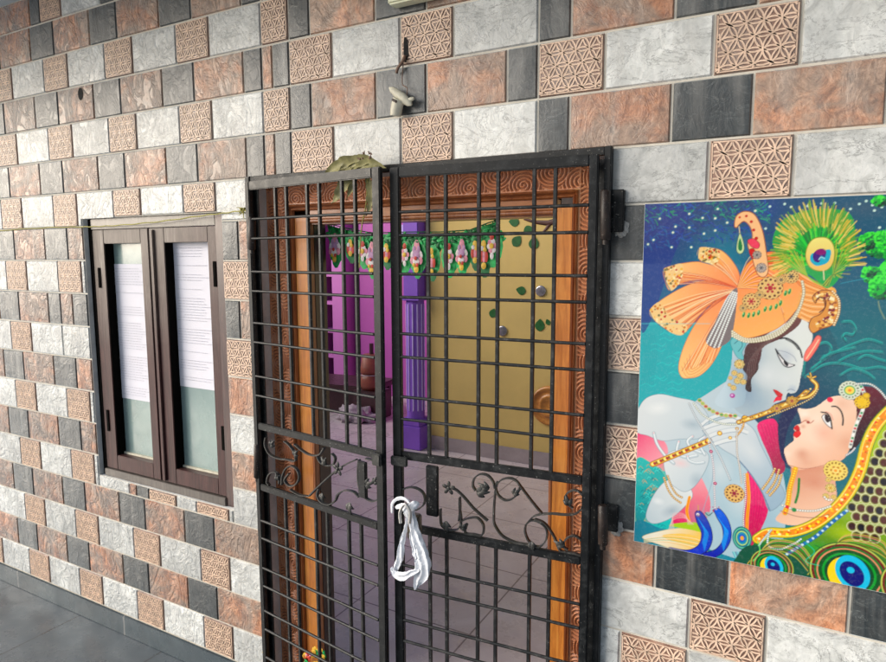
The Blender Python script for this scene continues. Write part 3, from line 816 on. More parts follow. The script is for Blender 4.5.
def blend_wood():
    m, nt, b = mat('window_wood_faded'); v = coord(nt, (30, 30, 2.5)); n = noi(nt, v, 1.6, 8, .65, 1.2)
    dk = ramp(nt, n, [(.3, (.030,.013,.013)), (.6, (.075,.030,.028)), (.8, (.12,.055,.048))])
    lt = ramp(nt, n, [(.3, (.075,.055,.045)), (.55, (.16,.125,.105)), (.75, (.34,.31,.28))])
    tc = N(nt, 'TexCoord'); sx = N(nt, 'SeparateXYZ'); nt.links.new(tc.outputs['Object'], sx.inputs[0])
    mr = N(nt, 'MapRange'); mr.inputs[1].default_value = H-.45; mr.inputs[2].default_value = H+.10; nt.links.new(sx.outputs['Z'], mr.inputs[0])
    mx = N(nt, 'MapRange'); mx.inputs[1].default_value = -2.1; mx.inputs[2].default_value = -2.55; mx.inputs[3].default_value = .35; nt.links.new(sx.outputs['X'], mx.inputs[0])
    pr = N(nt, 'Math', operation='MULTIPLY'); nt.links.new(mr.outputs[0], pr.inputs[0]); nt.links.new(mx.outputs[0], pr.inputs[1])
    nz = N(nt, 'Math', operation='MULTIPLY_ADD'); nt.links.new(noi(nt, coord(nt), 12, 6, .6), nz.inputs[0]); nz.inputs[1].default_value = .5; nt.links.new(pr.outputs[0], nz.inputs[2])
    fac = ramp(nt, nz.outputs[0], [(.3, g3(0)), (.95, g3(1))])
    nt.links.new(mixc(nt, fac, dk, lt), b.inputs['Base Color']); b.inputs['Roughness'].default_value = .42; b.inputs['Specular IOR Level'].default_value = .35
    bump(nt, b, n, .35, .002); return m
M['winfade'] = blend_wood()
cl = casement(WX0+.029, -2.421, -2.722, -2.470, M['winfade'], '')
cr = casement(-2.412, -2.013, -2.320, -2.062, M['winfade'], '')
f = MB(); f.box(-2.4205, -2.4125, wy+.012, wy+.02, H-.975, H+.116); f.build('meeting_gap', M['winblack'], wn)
f = MB(); f.box(-2.40, -2.378, wy-.010, wy, H-.97, H+.11, bev=.003); f.build('meeting_stile', M['winfade'], cr)
for x, z0, z1 in ((-2.765, H-.14, H-.05), (-2.77, H-.80, H-.70), (-2.026, H-.12, H-.02), (-2.020, H-.78, H-.68)):
    f = MB(); f.box(x-.008, x+.008, wy-.0045, wy-.001, z0, z1, bev=.001); f.build('hinge', M['winblack'], wn)
def sheet(x0, x1, z0, z1, label, seed):
    rnd = random.Random(seed); y = wy+.0425
    f = MB(); n = 24; P = []
    for j in range(n+1):
        row = []
        for i in range(5):
            z = z0+(z1-z0)*j/n; x = x0+(x1-x0)*i/4
            row.append((x+.002*math.sin(j*.9), y-.0008-.0012*noise.noise(Vector((x*9, seed, z*9))), z))
        P.append(row)
    f.grid(P, 0)
    z = z1-.022
    while z > z0+.02:
        if rnd.random() < .78:
            xa = x0+.022+rnd.random()*.02; xb = x1-.02-rnd.random()*.07
            if rnd.random() < .12: xa, xb = x0+.07, x1-.075
            x = xa
            while x < xb:
                w_ = rnd.uniform(.006, .022); f.face([(x, y-.0032, z), (min(x+w_, xb), y-.0032, z), (min(x+w_, xb), y-.0032, z+.0026), (x, y-.0032, z+.0026)], 1); x += w_+.004
            z -= .0115
        else: z -= .026
    o = f.build('paper_notice', [M['paper'], M['ink']]); return tag(o, label, 'notice')
YG = wy+.04
sheet(at(111,300,YG).x, -2.474, at(130,399,YG).z, at(125,264,YG).z, 'long white printed sheet pasted inside the left window pane, ending lower', 1)
sheet(at(172.5,300,YG).x, -2.066, at(195,388,YG).z, H+.0545, 'long white printed sheet filling the top of the right window pane', 5)

# ------------------------------------------------------------------ small things on the wall
# wire hole and lamp holder
hole = at(405, 50, -.008); f = MB()
n = 20; pts = [(hole.x+.013*math.cos(2*PI*i/n)*(1 if math.cos(2*PI*i/n) > 0 else .35), -.0095, hole.z+.038*math.sin(2*PI*i/n)) for i in range(n)]
f.face(pts, 0); tag(f.build('wire_hole', M['black']), 'dark oval wire hole broken through the tiles above the gate', 'hole')
hp = at(80.5, 94, -.008); f = MB(); f.face([(hp.x+.018*math.cos(2*PI*i/12), -.0085, hp.z+.026*math.sin(2*PI*i/12)) for i in range(12)])
tag(f.build('wire_hole', M['black']), 'small dark hole in an orange tile high above the window', 'hole')
f = MB(); f.tube(catmull([at(x, y, yy) for x, y, yy in ((405,56,-.012),(403,61,-.02),(398,68,-.022),(396.5,73,-.018))], 6), .0045, n=8)
f.tube(catmull([at(x, y, yy) for x, y, yy in ((403.5,60,-.012),(402.6,72,-.018),(402.5,84,-.022),(407,88,-.03),(406.5,95,-.03),(403,97,-.03))], 8), .0016, n=6)
tag(f.build('hanging_cable', M['brownwire']), 'brown cable drooping from the wire hole to the lamp holder', 'cable')
lh = empty('lamp_holder', at(398, 108, -.02)); tag(lh, 'cream bulb holder without bulb hanging crooked above the gate', 'lamp holder')
def loc(px, py, y=-.03): return at(px, py, y)-lh.location
f = MB(); f.tube([loc(395.5,116), loc(396,112), loc(397.5,104), loc(399,100)], [.017,.018,.019,.020], n=20); f.build('socket_tube', M['cream'], lh)
f = MB(); a_, b_ = loc(389.5,87.5), loc(411.5,105)
dr_ = (b_-a_); n = 14
f.tube([a_+dr_*0, a_+dr_*.1, a_+dr_*.3, a_+dr_*.6, a_+dr_*.9, b_], [.003,.009,.013,.016,.011,.003], n=14, flat=.8); f.build('holder_plate', M['cream'], lh)
f = MB(); f.tube([loc(404,97), loc(408,100), loc(412,99), loc(414,98.5)], [.004,.006,.007,.004], n=10); f.build('terminal_cap', M['cream'], lh)
f = MB(); f.tube([loc(396,101)+Vector((0,-.019,0)), loc(400,103)+Vector((0,-.02,0))], .004, n=8); f.build('contact_slot', M['wire'], lh)
# pale fitting at the very top
p0, p1 = at(391.5, 7.5, -.03), at(437, 0, -.03)
f = MB(); f.box(p0.x, p1.x-.0, -.055, -.0095, p0.z, p0.z+.16, bev=.006)
bxo = f.build('junction_box', M['palebox']); tag(bxo, 'pale yellow plastic box fixed high on the wall above the gate', 'junction box')
f = MB(); f.box(p0.x+.012, p1.x-.012, -.058, -.055, p0.z+.012, p0.z+.148, bev=.002); f.build('cover', M['palebox'], bxo)

# twine from the window to the gate hinge
tw = MB(); pts = catmull([at(x, y, yy) for x, y, yy in ((-12,231.5,-.010),(40,228,-.010),(78,227,-.010),(95,226.6,-.010),(120,225.2,-.012),(160,221.5,-.014),(200,216,-.014),(225,213,-.014),(243,210.5,-.03),(250,210.5,-.04))], 14)
pts = [p_+Vector((0, 0, .0012*math.sin(i*.8))) for i, p_ in enumerate(pts)]
tw.tube(pts, .0024, n=7)
k0 = at(243, 210.5, -.03)
kp = [k0+Vector((.012*math.cos(t*1.3), .006*math.sin(t*2.1), .009*math.sin(t*1.7))) for t in np.linspace(0, 14, 90)]
tw.tube(kp, .0022, n=6)
for ex, ez in ((-.030,.012),(-.022,-.016),(.012,-.03)):
    tw.tube([k0, k0+Vector((ex*.5,-.004,ez*.9)), k0+Vector((ex,-.002,ez))], [.002,.0015,.0008], n=5)
tag(tw.build('yellow_twine', M['twine']), 'thin yellow twine stretched across the window top and knotted at the gate hinge', 'twine')

# dry mango leaves tied on the gate top
lv = empty('dry_leaf_bunch', at(360, 170, -.06)); tag(lv, 'bunch of dried olive leaves tied over the top of the left gate leaf', 'leaves')
def dleaf(pts, wd, par, curl=.35, name='leaf'):
    P = catmull([Vector(p)-lv.location for p in pts], 6); n = len(P); f = MB(); A = []
    for i, p in enumerate(P):
        t = (P[min(i+1, n-1)]-P[max(i-1, 0)]).normalized(); s = t.cross(Vector((0, -1, 0)))
        if s.length < .05: s = Vector((1, 0, 0))
        s.normalize(); q = i/(n-1); w_ = wd*max(math.sin(PI*q**.75), .02)
        wob = noise.noise(p*60)*.010+noise.noise(p*160)*.004; w_ *= 1+.35*noise.noise(p*90+Vector((wd*99, 0, 0)))
        A.append([p+s*w_+Vector((0, -curl*w_+wob, 0)), p+s*w_*.5+Vector((0, wob*.5, 0)), p+Vector((0, .003, 0)), p-s*w_*.5+Vector((0, -wob*.5, 0)), p-s*w_+Vector((0, -curl*w_-wob, 0))])
    f.grid(A); return f.build(name, M['leaf_dry'], par)
LVP = [([at(325,175,-.075),at(338,166,-.08),at(352,160,-.085),at(372,157,-.08)], .019),
       ([at(340,172,-.08),at(352,164,-.088),at(366,160,-.09),at(378,162,-.08)], .020),
       ([at(352,172,-.09),at(362,166,-.095),at(374,164,-.09),at(386,168,-.08)], .017),
       ([at(352,176,-.085),at(344,186,-.088),at(338,196,-.09),at(331,204,-.088)], .020),
       ([at(366,176,-.10),at(372,190,-.105),at(371,203,-.105),at(366,216,-.10)], .0175),
       ([at(356,178,-.08),at(352,188,-.085),at(346,200,-.085)], .012),
       ([at(338,178,-.075),at(348,172,-.082),at(362,172,-.09),at(374,172,-.09)], .013)]
for P_, w_ in LVP: dleaf(P_, w_, lv)
f = MB(); f.tube(catmull([Vector(at(x, y, yy))-lv.location for x, y, yy in ((368,170,-.10),(366,205,-.10),(362,225,-.09),(360,250,-.085),(359.5,268,-.085))], 6), .0022, n=6)
f.build('tie_string', M['twine'], lv)
f = MB()
for i in range(8):
    c_ = at(365+random.uniform(-6,8), 157+random.uniform(-4,3), -.09)-lv.location
    f.tube([c_, c_+Vector((random.uniform(-.01,.01), -.004, random.uniform(.002,.012)))], [.004,.001], n=6)
f.build('dried_flower', M['brownwire'], lv)

# ------------------------------------------------------------------ padlock with white cloth at the middle of the gate
pk = empty('padlock', at(404, 528, -.15)); tag(pk, 'old brass padlock hanging where the two gate leaves meet', 'padlock')
PY = -.205
def lp(px, py, y=PY): return at(px, py, y)-pk.location
f = MB(); c0, c1 = lp(399, 545), lp(411, 521)
f.box(min(c0.x,c1.x), max(c0.x,c1.x), -.012, .012, min(c0.z,c1.z), max(c0.z,c1.z), bev=.005); f.build('body', M['brass'], pk)
f = MB(); f.tube(catmull([lp(400.5,523), lp(400,512), lp(405,504), lp(410,512), lp(409.5,523)], 6), .0045, n=10); f.build('shackle', M['steel'], pk)
cl_ = MB()
def strand(pts, rad, flat=.55, seed=0):
    P = catmull([at(x, y, yy) for x, y, yy in pts], 14); n = len(P)
    rr = []
    k = len(rad)-1
    for i in range(n):
        t = i/(n-1)*k; a = int(min(t, k-1)); rr.append(rad[a]+(rad[a+1]-rad[a])*(t-a))
    rings = []
    for i, p in enumerate(P):
        t = (P[min(i+1, n-1)]-P[max(i-1, 0)]).normalized(); a = t.cross(Vector((0, -1, 0)))
        if a.length < .05: a = Vector((1, 0, 0))
        a.normalize(); b = a.cross(t).normalized(); ring = []
        for kk in range(48):
            an = 2*PI*kk/48
            fold = 1+.05*math.cos(an*5+seed+i*.10)+.32*noise.noise(p*45+Vector((math.cos(an)*1.3, seed, math.sin(an)*1.3)))+.20*noise.noise(p*140+Vector((math.cos(an)*2, seed, math.sin(an)*2)))
            ring.append(p+a*math.cos(an)*rr[i]*fold+b*math.sin(an)*rr[i]*fold*flat)
        rings.append(ring)
    cl_.grid(rings, closed_v=True); cl_.face(rings[0][::-1]); cl_.face(rings[-1])
Y2 = -.172
strand([(392,513,Y2),(392.5,504,Y2),(398,498.5,Y2),(405,499,Y2),(409.5,504,Y2),(408,512,Y2)], [.003,.0045,.005,.005,.006,.006], .7, 1)
strand([(396,508,Y2-.01),(402,506,Y2-.015),(409,508,Y2-.017),(415,505,Y2-.01),(419,503,Y2)], [.004,.009,.011,.012,.003], .55, 2)
strand([(406,505,Y2-.01),(408,511,Y2-.018),(411,518,Y2-.012)], [.012,.015,.011], .7, 9)
def sheet_strip(pts, wid, amp, k_, seed, lay=0.0):
    P = catmull([at(x, y, yy) for x, y, yy in pts], 16); n = len(P); rows = []; kk_ = len(wid)-1; m_ = 30
    for i, p in enumerate(P):
        t = (P[min(i+1, n-1)]-P[max(i-1, 0)]).normalized(); a = t.cross(Vector((0, -1, 0)))
        if a.length < .05: a = Vector((1, 0, 0))
        a.normalize(); q = i/(n-1)*kk_; ia = int(min(q, kk_-1)); w_ = wid[ia]+(wid[ia+1]-wid[ia])*(q-ia)
        w_ *= 1+.14*noise.noise(p*55+Vector((seed, 0, 0)))
        row = []
        for j in range(m_+1):
            s_ = -1+2*j/m_; ph = s_*k_+seed+i*.045+1.4*noise.noise(p*30+Vector((s_, seed, 0)))
            pleat = 1-2*abs(math.sin(ph))
            fine_ = noise.noise(Vector((s_*5, i*.22, seed)))*.45+noise.noise(Vector((s_*11, i*.5, seed+3)))*.22
            edge = 1-.45*abs(s_)**3
            row.append(p+a*(s_*w_*edge+.0012*math.sin(i*.7+seed)*(abs(s_) > .9))+Vector((0, -lay-amp*(pleat+fine_)*min(1, w_/.012)+.006*s_*s_, 0)))
        rows.append(row)
    cl_.grid(rows)
sheet_strip([(411,510,Y2-.012),(413,522,Y2-.014),(416.5,538,Y2-.014),(420,552,Y2-.014),(422,564,Y2-.014),(420.5,575,Y2-.012),(416.5,583,Y2-.01),(414.5,590,Y2-.008)], [.011,.018,.028,.037,.043,.038,.021,.003], .0045, 4.2, 3)
sheet_strip([(409,511,Y2-.002),(411,525,Y2-.002),(413,540,Y2),(417,556,Y2),(421,570,Y2)], [.008,.014,.020,.024,.010], .004, 3.1, 8)
sheet_strip([(407,516,Y2+.002),(404.5,530,Y2+.001),(402,541,Y2-.003),(400.5,550,Y2-.006),(398.5,560,Y2-.006),(395.5,568,Y2-.006),(395,575,Y2-.006)], [.007,.010,.014,.018,.019,.016,.008], .0035, 3.4, 5)
sheet_strip([(390.5,568,Y2-.012),(395,575,Y2-.018),(403,577,Y2-.022),(412,573.5,Y2-.022),(419,571,Y2-.018)], [.006,.017,.019,.014,.005], .0045, 3.6, 6)
#strand([(410,510,Y2-.008),(413,522,Y2-.010),(416,536,Y2-.010),(419,550,Y2-.010),(421,562,Y2-.010),(420,574,Y2-.008),(416.5,582,Y2-.006),(415,590,Y2-.005)], [.010,.016,.024,.031,.036,.033,.018,.002], .22, 3)
#strand([(414,518,Y2-.02),(419,540,Y2-.024),(424,556,Y2-.022),(427,566,Y2-.015),(425,574,Y2-.01)], [.004,.010,.016,.012,.003], .35, 7)
#strand([(401,540,Y2+.005),(400,552,Y2),(398.5,562,Y2),(395,570,Y2)], [.006,.014,.017,.012], .3, 4)
#strand([(393,568,Y2),(396,575,Y2-.010),(404,577,Y2-.014),(413,572,Y2-.016),(420,568,Y2-.01)], [.010,.021,.019,.015,.006], .38, 5)
#strand([(404,536,Y2-.002),(405,548,Y2-.004),(404,560,Y2-.004),(401,569,Y2-.006)], [.004,.009,.010,.006], .3, 6)
tag(cl_.build('white_cloth', M['cloth']), 'twisted white cloth strip looped and knotted round the padlock', 'cloth')

# ------------------------------------------------------------------ garland over the door head
M['g_green'] = simple('garland_green', (.02,.50,.12), .4, var=.5, scale=60, bmp=0)
M['g_dark'] = simple('garland_dark_green', (.01,.18,.05), .5, var=.4, scale=60, bmp=0)
M['g_pink'] = simple('garland_pink', (.80,.30,.40), .5, var=.3, scale=90, bmp=0)
M['g_white'] = simple('garland_white', (.80,.74,.74), .5, var=.1, scale=90, bmp=0)
M['g_yellow'] = simple('garland_yellow', (.85,.52,.05), .5, var=.25, scale=90, bmp=0)
M['g_red'] = simple('garland_red', (.60,.05,.03), .5, var=.25, scale=90, bmp=0)
M['g_mauve'] = simple('garland_mauve', (.52,.28,.50), .5, var=.25, scale=90, bmp=0)
GM = [M['g_green'], M['g_dark'], M['g_pink'], M['g_white'], M['g_yellow'], M['g_red'], M['g_mauve']]
GY = .17; BS = 1.0
ga = empty('door_garland', at(415, 240, GY)); tag(ga, 'green leaf door garland with pink, white and yellow flower pendants under the door head', 'garland')
def blob(f, c, rx, rz, mi, ry=.0025, ang=0.0, lift=0.0):
    rx *= BS; rz *= BS
    n = 10; P = []
    ca, sa = math.cos(ang), math.sin(ang)
    ctr = c+Vector((0, -ry-lift, 0)); b = len(f.v); f.v.append(tuple(ctr))
    for k in range(n):
        a = 2*PI*k/n; x, z = rx*math.cos(a), rz*math.sin(a)
        f.v.append(tuple(c+Vector((x*ca-z*sa, -lift, x*sa+z*ca))))
    for k in range(n):
        f.f.append((b, b+1+k, b+1+(k+1) % n)); f.m.append(mi); f.t.append(.5); f.sm.append(True)
def gtop(px):    # top line of the band in the photograph
    xs = [326,345,372,410,440,470,488,497,505]; ys = [224,229,234,233,233,231,224,221,232]
    return float(np.interp(px, xs, ys))
f = MB(); rng = random.Random(3)
x = 330.0
while x < 503:
    for r_ in range(3):
        c_ = at(x+rng.uniform(-1,1), gtop(x)+5+rng.uniform(-4,9), GY+rng.uniform(-.006,.006))-ga.location
        blob(f, c_, rng.uniform(.008,.014), rng.uniform(.003,.006), 0 if rng.random() < .6 else 1, ang=rng.uniform(0, PI), lift=rng.uniform(0,.012))
    x += 1.1
f.build('leaf_band', GM, ga)
f = MB(); up_, lo_ = [], []
for i in range(171):
    x = 329+i; up_.append(at(x, gtop(x)+.5, GY+.002)-ga.location); lo_.append(at(x, gtop(x)+15+7*abs(math.sin((x-329)*PI/14.2)), GY+.002)-ga.location)
f.grid([up_, [(a+b)/2+Vector((0, -.004, 0)) for a, b in zip(up_, lo_)], lo_], 0); f.build('leaf_backing', GM, ga)
f = MB(); f.tube([at(x, gtop(x)-1, GY)-ga.location for x in range(326, 506, 6)], .002, n=6); f.build('string', M['g_dark'], ga)
pend = [(335,262,'a'),(351,257,'b'),(363,262,'c'),(373,272,'a'),(388,266,'b'),(400,270,'c'),(406,268,'c'),(417,275,'a'),(433,276,'b'),(449,272,'c'),(463,272,'a'),(476,266,'b'),(484,273,'b'),(493,262,'c')]
BS = 1.12
for px, yb, kd in pend:
    BS = rng.uniform(.98, 1.22); px += rng.uniform(-.8, .8); yb += rng.uniform(-3, 2)
    f = MB(); t_ = gtop(px)+6; hgt = yb-t_; w0 = .020
    def q(dx, fr): return at(px+dx, t_+hgt*fr, GY-.012)-ga.location
    blob(f, q(0,.55), .030, .052, 0, lift=-.004); blob(f, q(0,.85), .017, .035, 0 if kd != 'b' else 1, lift=-.002)
    blob(f, q(-3,.75), .010, .03, 1, ang=.4, lift=-.003); blob(f, q(3,.75), .010, .03, 0, ang=-.4, lift=-.003)
    if kd == 'a':
        blob(f, q(0,.25), .010, .022, 2, lift=.004)
        for s_ in (-1, 1):
            blob(f, q(s_*3.2,.45), .009, .014, 3, lift=.005, ang=s_*.5); blob(f, q(s_*3.4,.65), .010, .012, 2, lift=.006); blob(f, q(s_*2.2,.32), .006, .011, 6, lift=.006)
        blob(f, q(0,.48), .012, .014, 6, lift=.008); blob(f, q(0,.68), .011, .012, 3, lift=.009); blob(f, q(0,.9), .008, .012, 4, lift=.007); blob(f, q(0,.58), .005, .006, 5, lift=.013)
        blob(f, q(-1.6,.78), .005, .006, 4, lift=.012); blob(f, q(1.6,.78), .005, .006, 5, lift=.012)
    elif kd == 'b':
        for s_ in (-1, 0, 1): blob(f, q(s_*2.3,.62), .0065, .017, 5 if s_ else 2, lift=.006)
        blob(f, q(0,.32), .008, .012, 4, lift=.007); blob(f, q(-1.5,.42), .006, .007, 3, lift=.01); blob(f, q(1.5,.45), .006, .007, 4, lift=.01)
        blob(f, q(0,.85), .008, .010, 4, lift=.007)
    else:
        for a_ in range(6):
            blob(f, q(2.6*math.cos(a_), .55+.14*math.sin(a_)), .008, .009, 3 if a_ % 2 else 2, lift=.006)
        blob(f, q(0,.55), .007, .008, 4, lift=.010); blob(f, q(0,.25), .007, .010, 5, lift=.007); blob(f, q(0,.86), .006, .010, 3, lift=.007)
    f.build('flower_pendant', GM, ga)

BS = 1.0
# marigold offering at the foot of the left jamb
off_ = empty('flower_offering', at(311, 655, .03)); tag(off_, 'yellow and red flowers tucked against the foot of the left door jamb', 'flowers')
f = MB(); rng = random.Random(9)
for i in range(90):
    c_ = at(rng.uniform(305, 326), rng.uniform(646, 690), .035)-off_.location
    blob(f, c_, rng.uniform(.006,.012), rng.uniform(.005,.009), rng.choice([4,4,4,5,0]), ang=rng.uniform(0,3), lift=rng.uniform(0,.02))
f.build('petals', GM, off_)
f = MB()
for i in range(16):
    a_ = i*.8; c_ = at(311, 653, .01)-off_.location
    blob(f, c_+Vector((.008*math.cos(a_), 0, .008*math.sin(a_))), .006, .005, 5 if i % 4 else 2, ang=a_, lift=.01+.0006*i)
f.build('red_flower', GM, off_)
f = MB()
for i in range(24):
    c_ = at(rng.uniform(264, 275), rng.uniform(648, 680), .0)-off_.location
    blob(f, c_, .010, .004, rng.choice([0,1,4,5]), ang=rng.uniform(.8,2.2), lift=rng.uniform(0,.01))
f.build('leaves', GM, off_)

# ------------------------------------------------------------------ glossy picture panel: a flat print computed as vertex colours
PYF = -.016
PX0, PX1, PZ0, PZ1 = -.3775, .335, H-.786, H+.1302
RS = .00088                                   # raster cell, metres (2x supersampled)
RW, RH = int((PX1-PX0)/RS)//2*2, int((PZ1-PZ0)/RS)//2*2
IM = np.zeros((RH, RW, 3)); YY, XX = np.mgrid[0:RH, 0:RW].astype(float)
prnd = random.Random(11)
def p2r(px, py):
    p = at(px, py, PYF); return ((p.x-PX0)/RS, (PZ1-p.z)/RS)
ZS = {'1': (640,195,5.092), '2': (756,195,5.092), '3': (636,310,5.092), '4': (756,310,5.092), '5': (630,430,4.729), '6': (746,440,4.137), 'A': (600,180,3.0105), 'B': (600,360,2.192), 'P': (0,0,1), 'C': (632,311,2.315)}
def T(k, pts):
    ox, oy, s = ZS[k]; return [p2r(ox+x/s, oy+y/s) for x, y in pts]
def C8(*c): return np.array([(v/255)**2.2 for v in c])
def smooth2(pts, closed=True, n=5):
    P = [np.array(p) for p in pts]; m = len(P); out = []
    for i in range(m if closed else m-1):
        g = (lambda k: P[k % m]) if closed else (lambda k: P[min(max(k, 0), m-1)])
        p0, p1, p2, p3 = g(i-1), g(i), g(i+1), g(i+2)
        for k in range(n):
            t = k/n; out.append(.5*(2*p1+(p2-p0)*t+(2*p0-5*p1+4*p2-p3)*t*t+(3*p1-p0-3*p2+p3)*t**3))
    if not closed: out.append(P[-1])
    return out
def bb(x0, x1, y0, y1): return max(int(x0), 0), min(int(x1)+2, RW), max(int(y0), 0), min(int(y1)+2, RH)
def pmask(pts):
    a = np.array(pts); x0, x1, y0, y1 = bb(a[:,0].min(), a[:,0].max(), a[:,1].min(), a[:,1].max())
    if x0 >= x1 or y0 >= y1: return None
    X, Y = XX[y0:y1, x0:x1], YY[y0:y1, x0:x1]; m = np.zeros(X.shape, bool)
    n = len(a)
    for i in range(n):
        (xa, ya), (xb, yb) = a[i], a[(i+1) % n]
        if ya == yb: continue
        c = ((ya > Y) != (yb > Y)) & (X < (xb-xa)*(Y-ya)/(yb-ya)+xa); m ^= c
    return (x0, x1, y0, y1, m)
def fill(k, pts, col, sm=True, alpha=1.0, line=None, lw=1.2):
    P = T(k, pts); P = smooth2(P) if sm else P
    q = pmask(P)
    if q is None: return None
    x0, x1, y0, y1, m = q; R = IM[y0:y1, x0:x1]
    c = col(XX[y0:y1, x0:x1][m], YY[y0:y1, x0:x1][m]) if callable(col) else col
    R[m] = R[m]*(1-alpha)+np.asarray(c)*alpha
    if line is not None: polyline(P+[P[0]], lw, line)
    return q
def grad(k, a, b, ca, cb, jit=0.0):
    (ax, ay), (bx_, by) = T(k, [a, b]); L = (bx_-ax)**2+(by-ay)**2
    def g(X, Y):
        t = np.clip(((X-ax)*(bx_-ax)+(Y-ay)*(by-ay))/L, 0, 1)[:, None]
        return ca*(1-t)+cb*t
    return g
def polyline(P, w, col, alpha=1.0):
    w = w/2
    for (xa, ya), (xb, yb) in zip(P[:-1], P[1:]):
        x0, x1, y0, y1 = bb(min(xa, xb)-w-1, max(xa, xb)+w+1, min(ya, yb)-w-1, max(ya, yb)+w+1)
        if x0 >= x1 or y0 >= y1: continue
        X, Y = XX[y0:y1, x0:x1], YY[y0:y1, x0:x1]; dx, dy = xb-xa, yb-ya; L = dx*dx+dy*dy+1e-9
        t = np.clip(((X-xa)*dx+(Y-ya)*dy)/L, 0, 1); d = np.hypot(X-xa-t*dx, Y-ya-t*dy)
        al = (np.clip(w+.5-d, 0, 1)*alpha)[..., None]
        IM[y0:y1, x0:x1] = IM[y0:y1, x0:x1]*(1-al)+col*al
def line(k, pts, w, col, alpha=1.0, sm=True):
    P = T(k, pts); polyline(smooth2(P, False) if sm and len(P) > 2 else P, w, col, alpha)
def disc(k, x, y, r, col, ry=None, alpha=1.0, soft=0.0, mask=None, ang=0.0):   # r in raster cells
    cx_, cy_ = T(k, [(x, y)])[0]; ry = ry or r; R_ = max(r, ry)*(1+soft)+2
    x0, x1, y0, y1 = bb(cx_-R_, cx_+R_, cy_-R_, cy_+R_)
    if x0 >= x1 or y0 >= y1: return
    X, Y = XX[y0:y1, x0:x1]-cx_, YY[y0:y1, x0:x1]-cy_
    ca, sa = math.cos(ang), math.sin(ang)
    d = np.hypot((X*ca+Y*sa)/r, (-X*sa+Y*ca)/ry)
    if soft: al = np.clip(1-d, 0, 1)**1.0*alpha
    else: al = np.clip((1-d)*min(r, ry)+.5, 0, 1)*alpha
    if mask is not None:
        mx0, mx1, my0, my1, mm = mask; full = np.zeros((RH, RW), bool); full[my0:my1, mx0:mx1] = mm; al = al*full[y0:y1, x0:x1]
    al = al[..., None]; IM[y0:y1, x0:x1] = IM[y0:y1, x0:x1]*(1-al)+col*al
def along(k, pts, step):        # points at a spacing along a curve, in raster cells
    P = smooth2(T(k, pts), False, 8); out = []; acc = 0
    for a, b in zip(P[:-1], P[1:]):
        L = math.hypot(*(b-a)); 
        while acc < L: out.append(tuple(a+(b-a)*acc/L)); acc += step
        acc -= L
    return out
ZS['R'] = None
def rdisc(x, y, r, col, alpha=1.0, ry=None, ang=0.0):
    global T_raw
    cx_, cy_ = x, y; ry = ry or r; R_ = max(r, ry)+2
    x0, x1, y0, y1 = bb(cx_-R_, cx_+R_, cy_-R_, cy_+R_)
    if x0 >= x1 or y0 >= y1: return
    X, Y = XX[y0:y1, x0:x1]-cx_, YY[y0:y1, x0:x1]-cy_; ca, sa = math.cos(ang), math.sin(ang)
    d = np.hypot((X*ca+Y*sa)/r, (-X*sa+Y*ca)/ry); al = (np.clip((1-d)*min(r, ry)+.5, 0, 1)*alpha)[..., None]
    IM[y0:y1, x0:x1] = IM[y0:y1, x0:x1]*(1-al)+col*al
def beads(k, pts, r, col, edge, step=None):
    for (x, y) in along(k, pts, step or r*2.1):
        rdisc(x, y, r+.6, edge); rdisc(x, y, r*.85, col); rdisc(x-r*.25, y-r*.3, r*.3, C8(255,255,250))
def jewel(k, x, y, r, gold, core, petals=10, edge=None):
    cx_, cy_ = T(k, [(x, y)])[0]; edge = C8(90,45,20) if edge is None else edge
    rdisc(cx_, cy_, r*1.05, edge)
    for i in range(petals):
        a = 2*PI*i/petals; rdisc(cx_+math.cos(a)*r*.78, cy_+math.sin(a)*r*.78, r*.26, gold); rdisc(cx_+math.cos(a)*r*.78, cy_+math.sin(a)*r*.78, r*.11, edge)
    rdisc(cx_, cy_, r*.55, gold)
    for i in range(6):
        a = 2*PI*i/6; rdisc(cx_+math.cos(a)*r*.36, cy_+math.sin(a)*r*.36, r*.12, core)
    rdisc(cx_, cy_, r*.22, core)
def strokes(k, a0, a1, b0, b1, n, w, cols, jit=3, alpha=.8):   # n hairlines fanning between curve a (a0->a1) and b
    for i in range(n):
        t = i/(n-1); c = cols[prnd.randrange(len(cols))]
        s = [a0[0]+(b0[0]-a0[0])*t, a0[1]+(b0[1]-a0[1])*t]; e = [a1[0]+(b1[0]-a1[0])*t, a1[1]+(b1[1]-a1[1])*t]
        m = [(s[0]+e[0])/2+prnd.uniform(-jit, jit), (s[1]+e[1])/2+prnd.uniform(-jit, jit)-8]
        line(k, [s, m, e], w, c, alpha)

# --- background
tY = np.linspace(0, 1, RH)[:, None, None]; tX = np.linspace(0, 1, RW)[None, :, None]
top = C8(22,50,112)*(1-tX)+C8(14,92,112)*tX
mid_ = C8(12,100,135)*(1-tX)+C8(6,84,98)*tX
bot = C8(28,165,172)*(1-tX)+C8(10,70,80)*tX
IM[:] = np.where(tY < .3, top*(1-tY/.3)+mid_*(tY/.3), mid_*(1-(tY-.3)/.7)+bot*((tY-.3)/.7))
fill('P', [(640,322),(735,322),(760,330),(752,400),(700,440),(620,420),(620,322)], C8(26,172,176), False, .85)  # turquoise ground; its straight upper edge is a reflection's edge painted in
fill('P', [(644,205),(690,205),(672,260),(650,322),(640,322)], C8(28,58,128), True, .8)
fill('P', [(740,330),(790,330),(830,330),(850,420),(800,470),(745,430)], C8(6,56,84), True, .9)
disc('4', 560, 200, 190, C8(0,104,112), 210, .95, soft=.2)
disc('2', 560, 60, 120, C8(70,90,110), 60, .7, soft=.2)
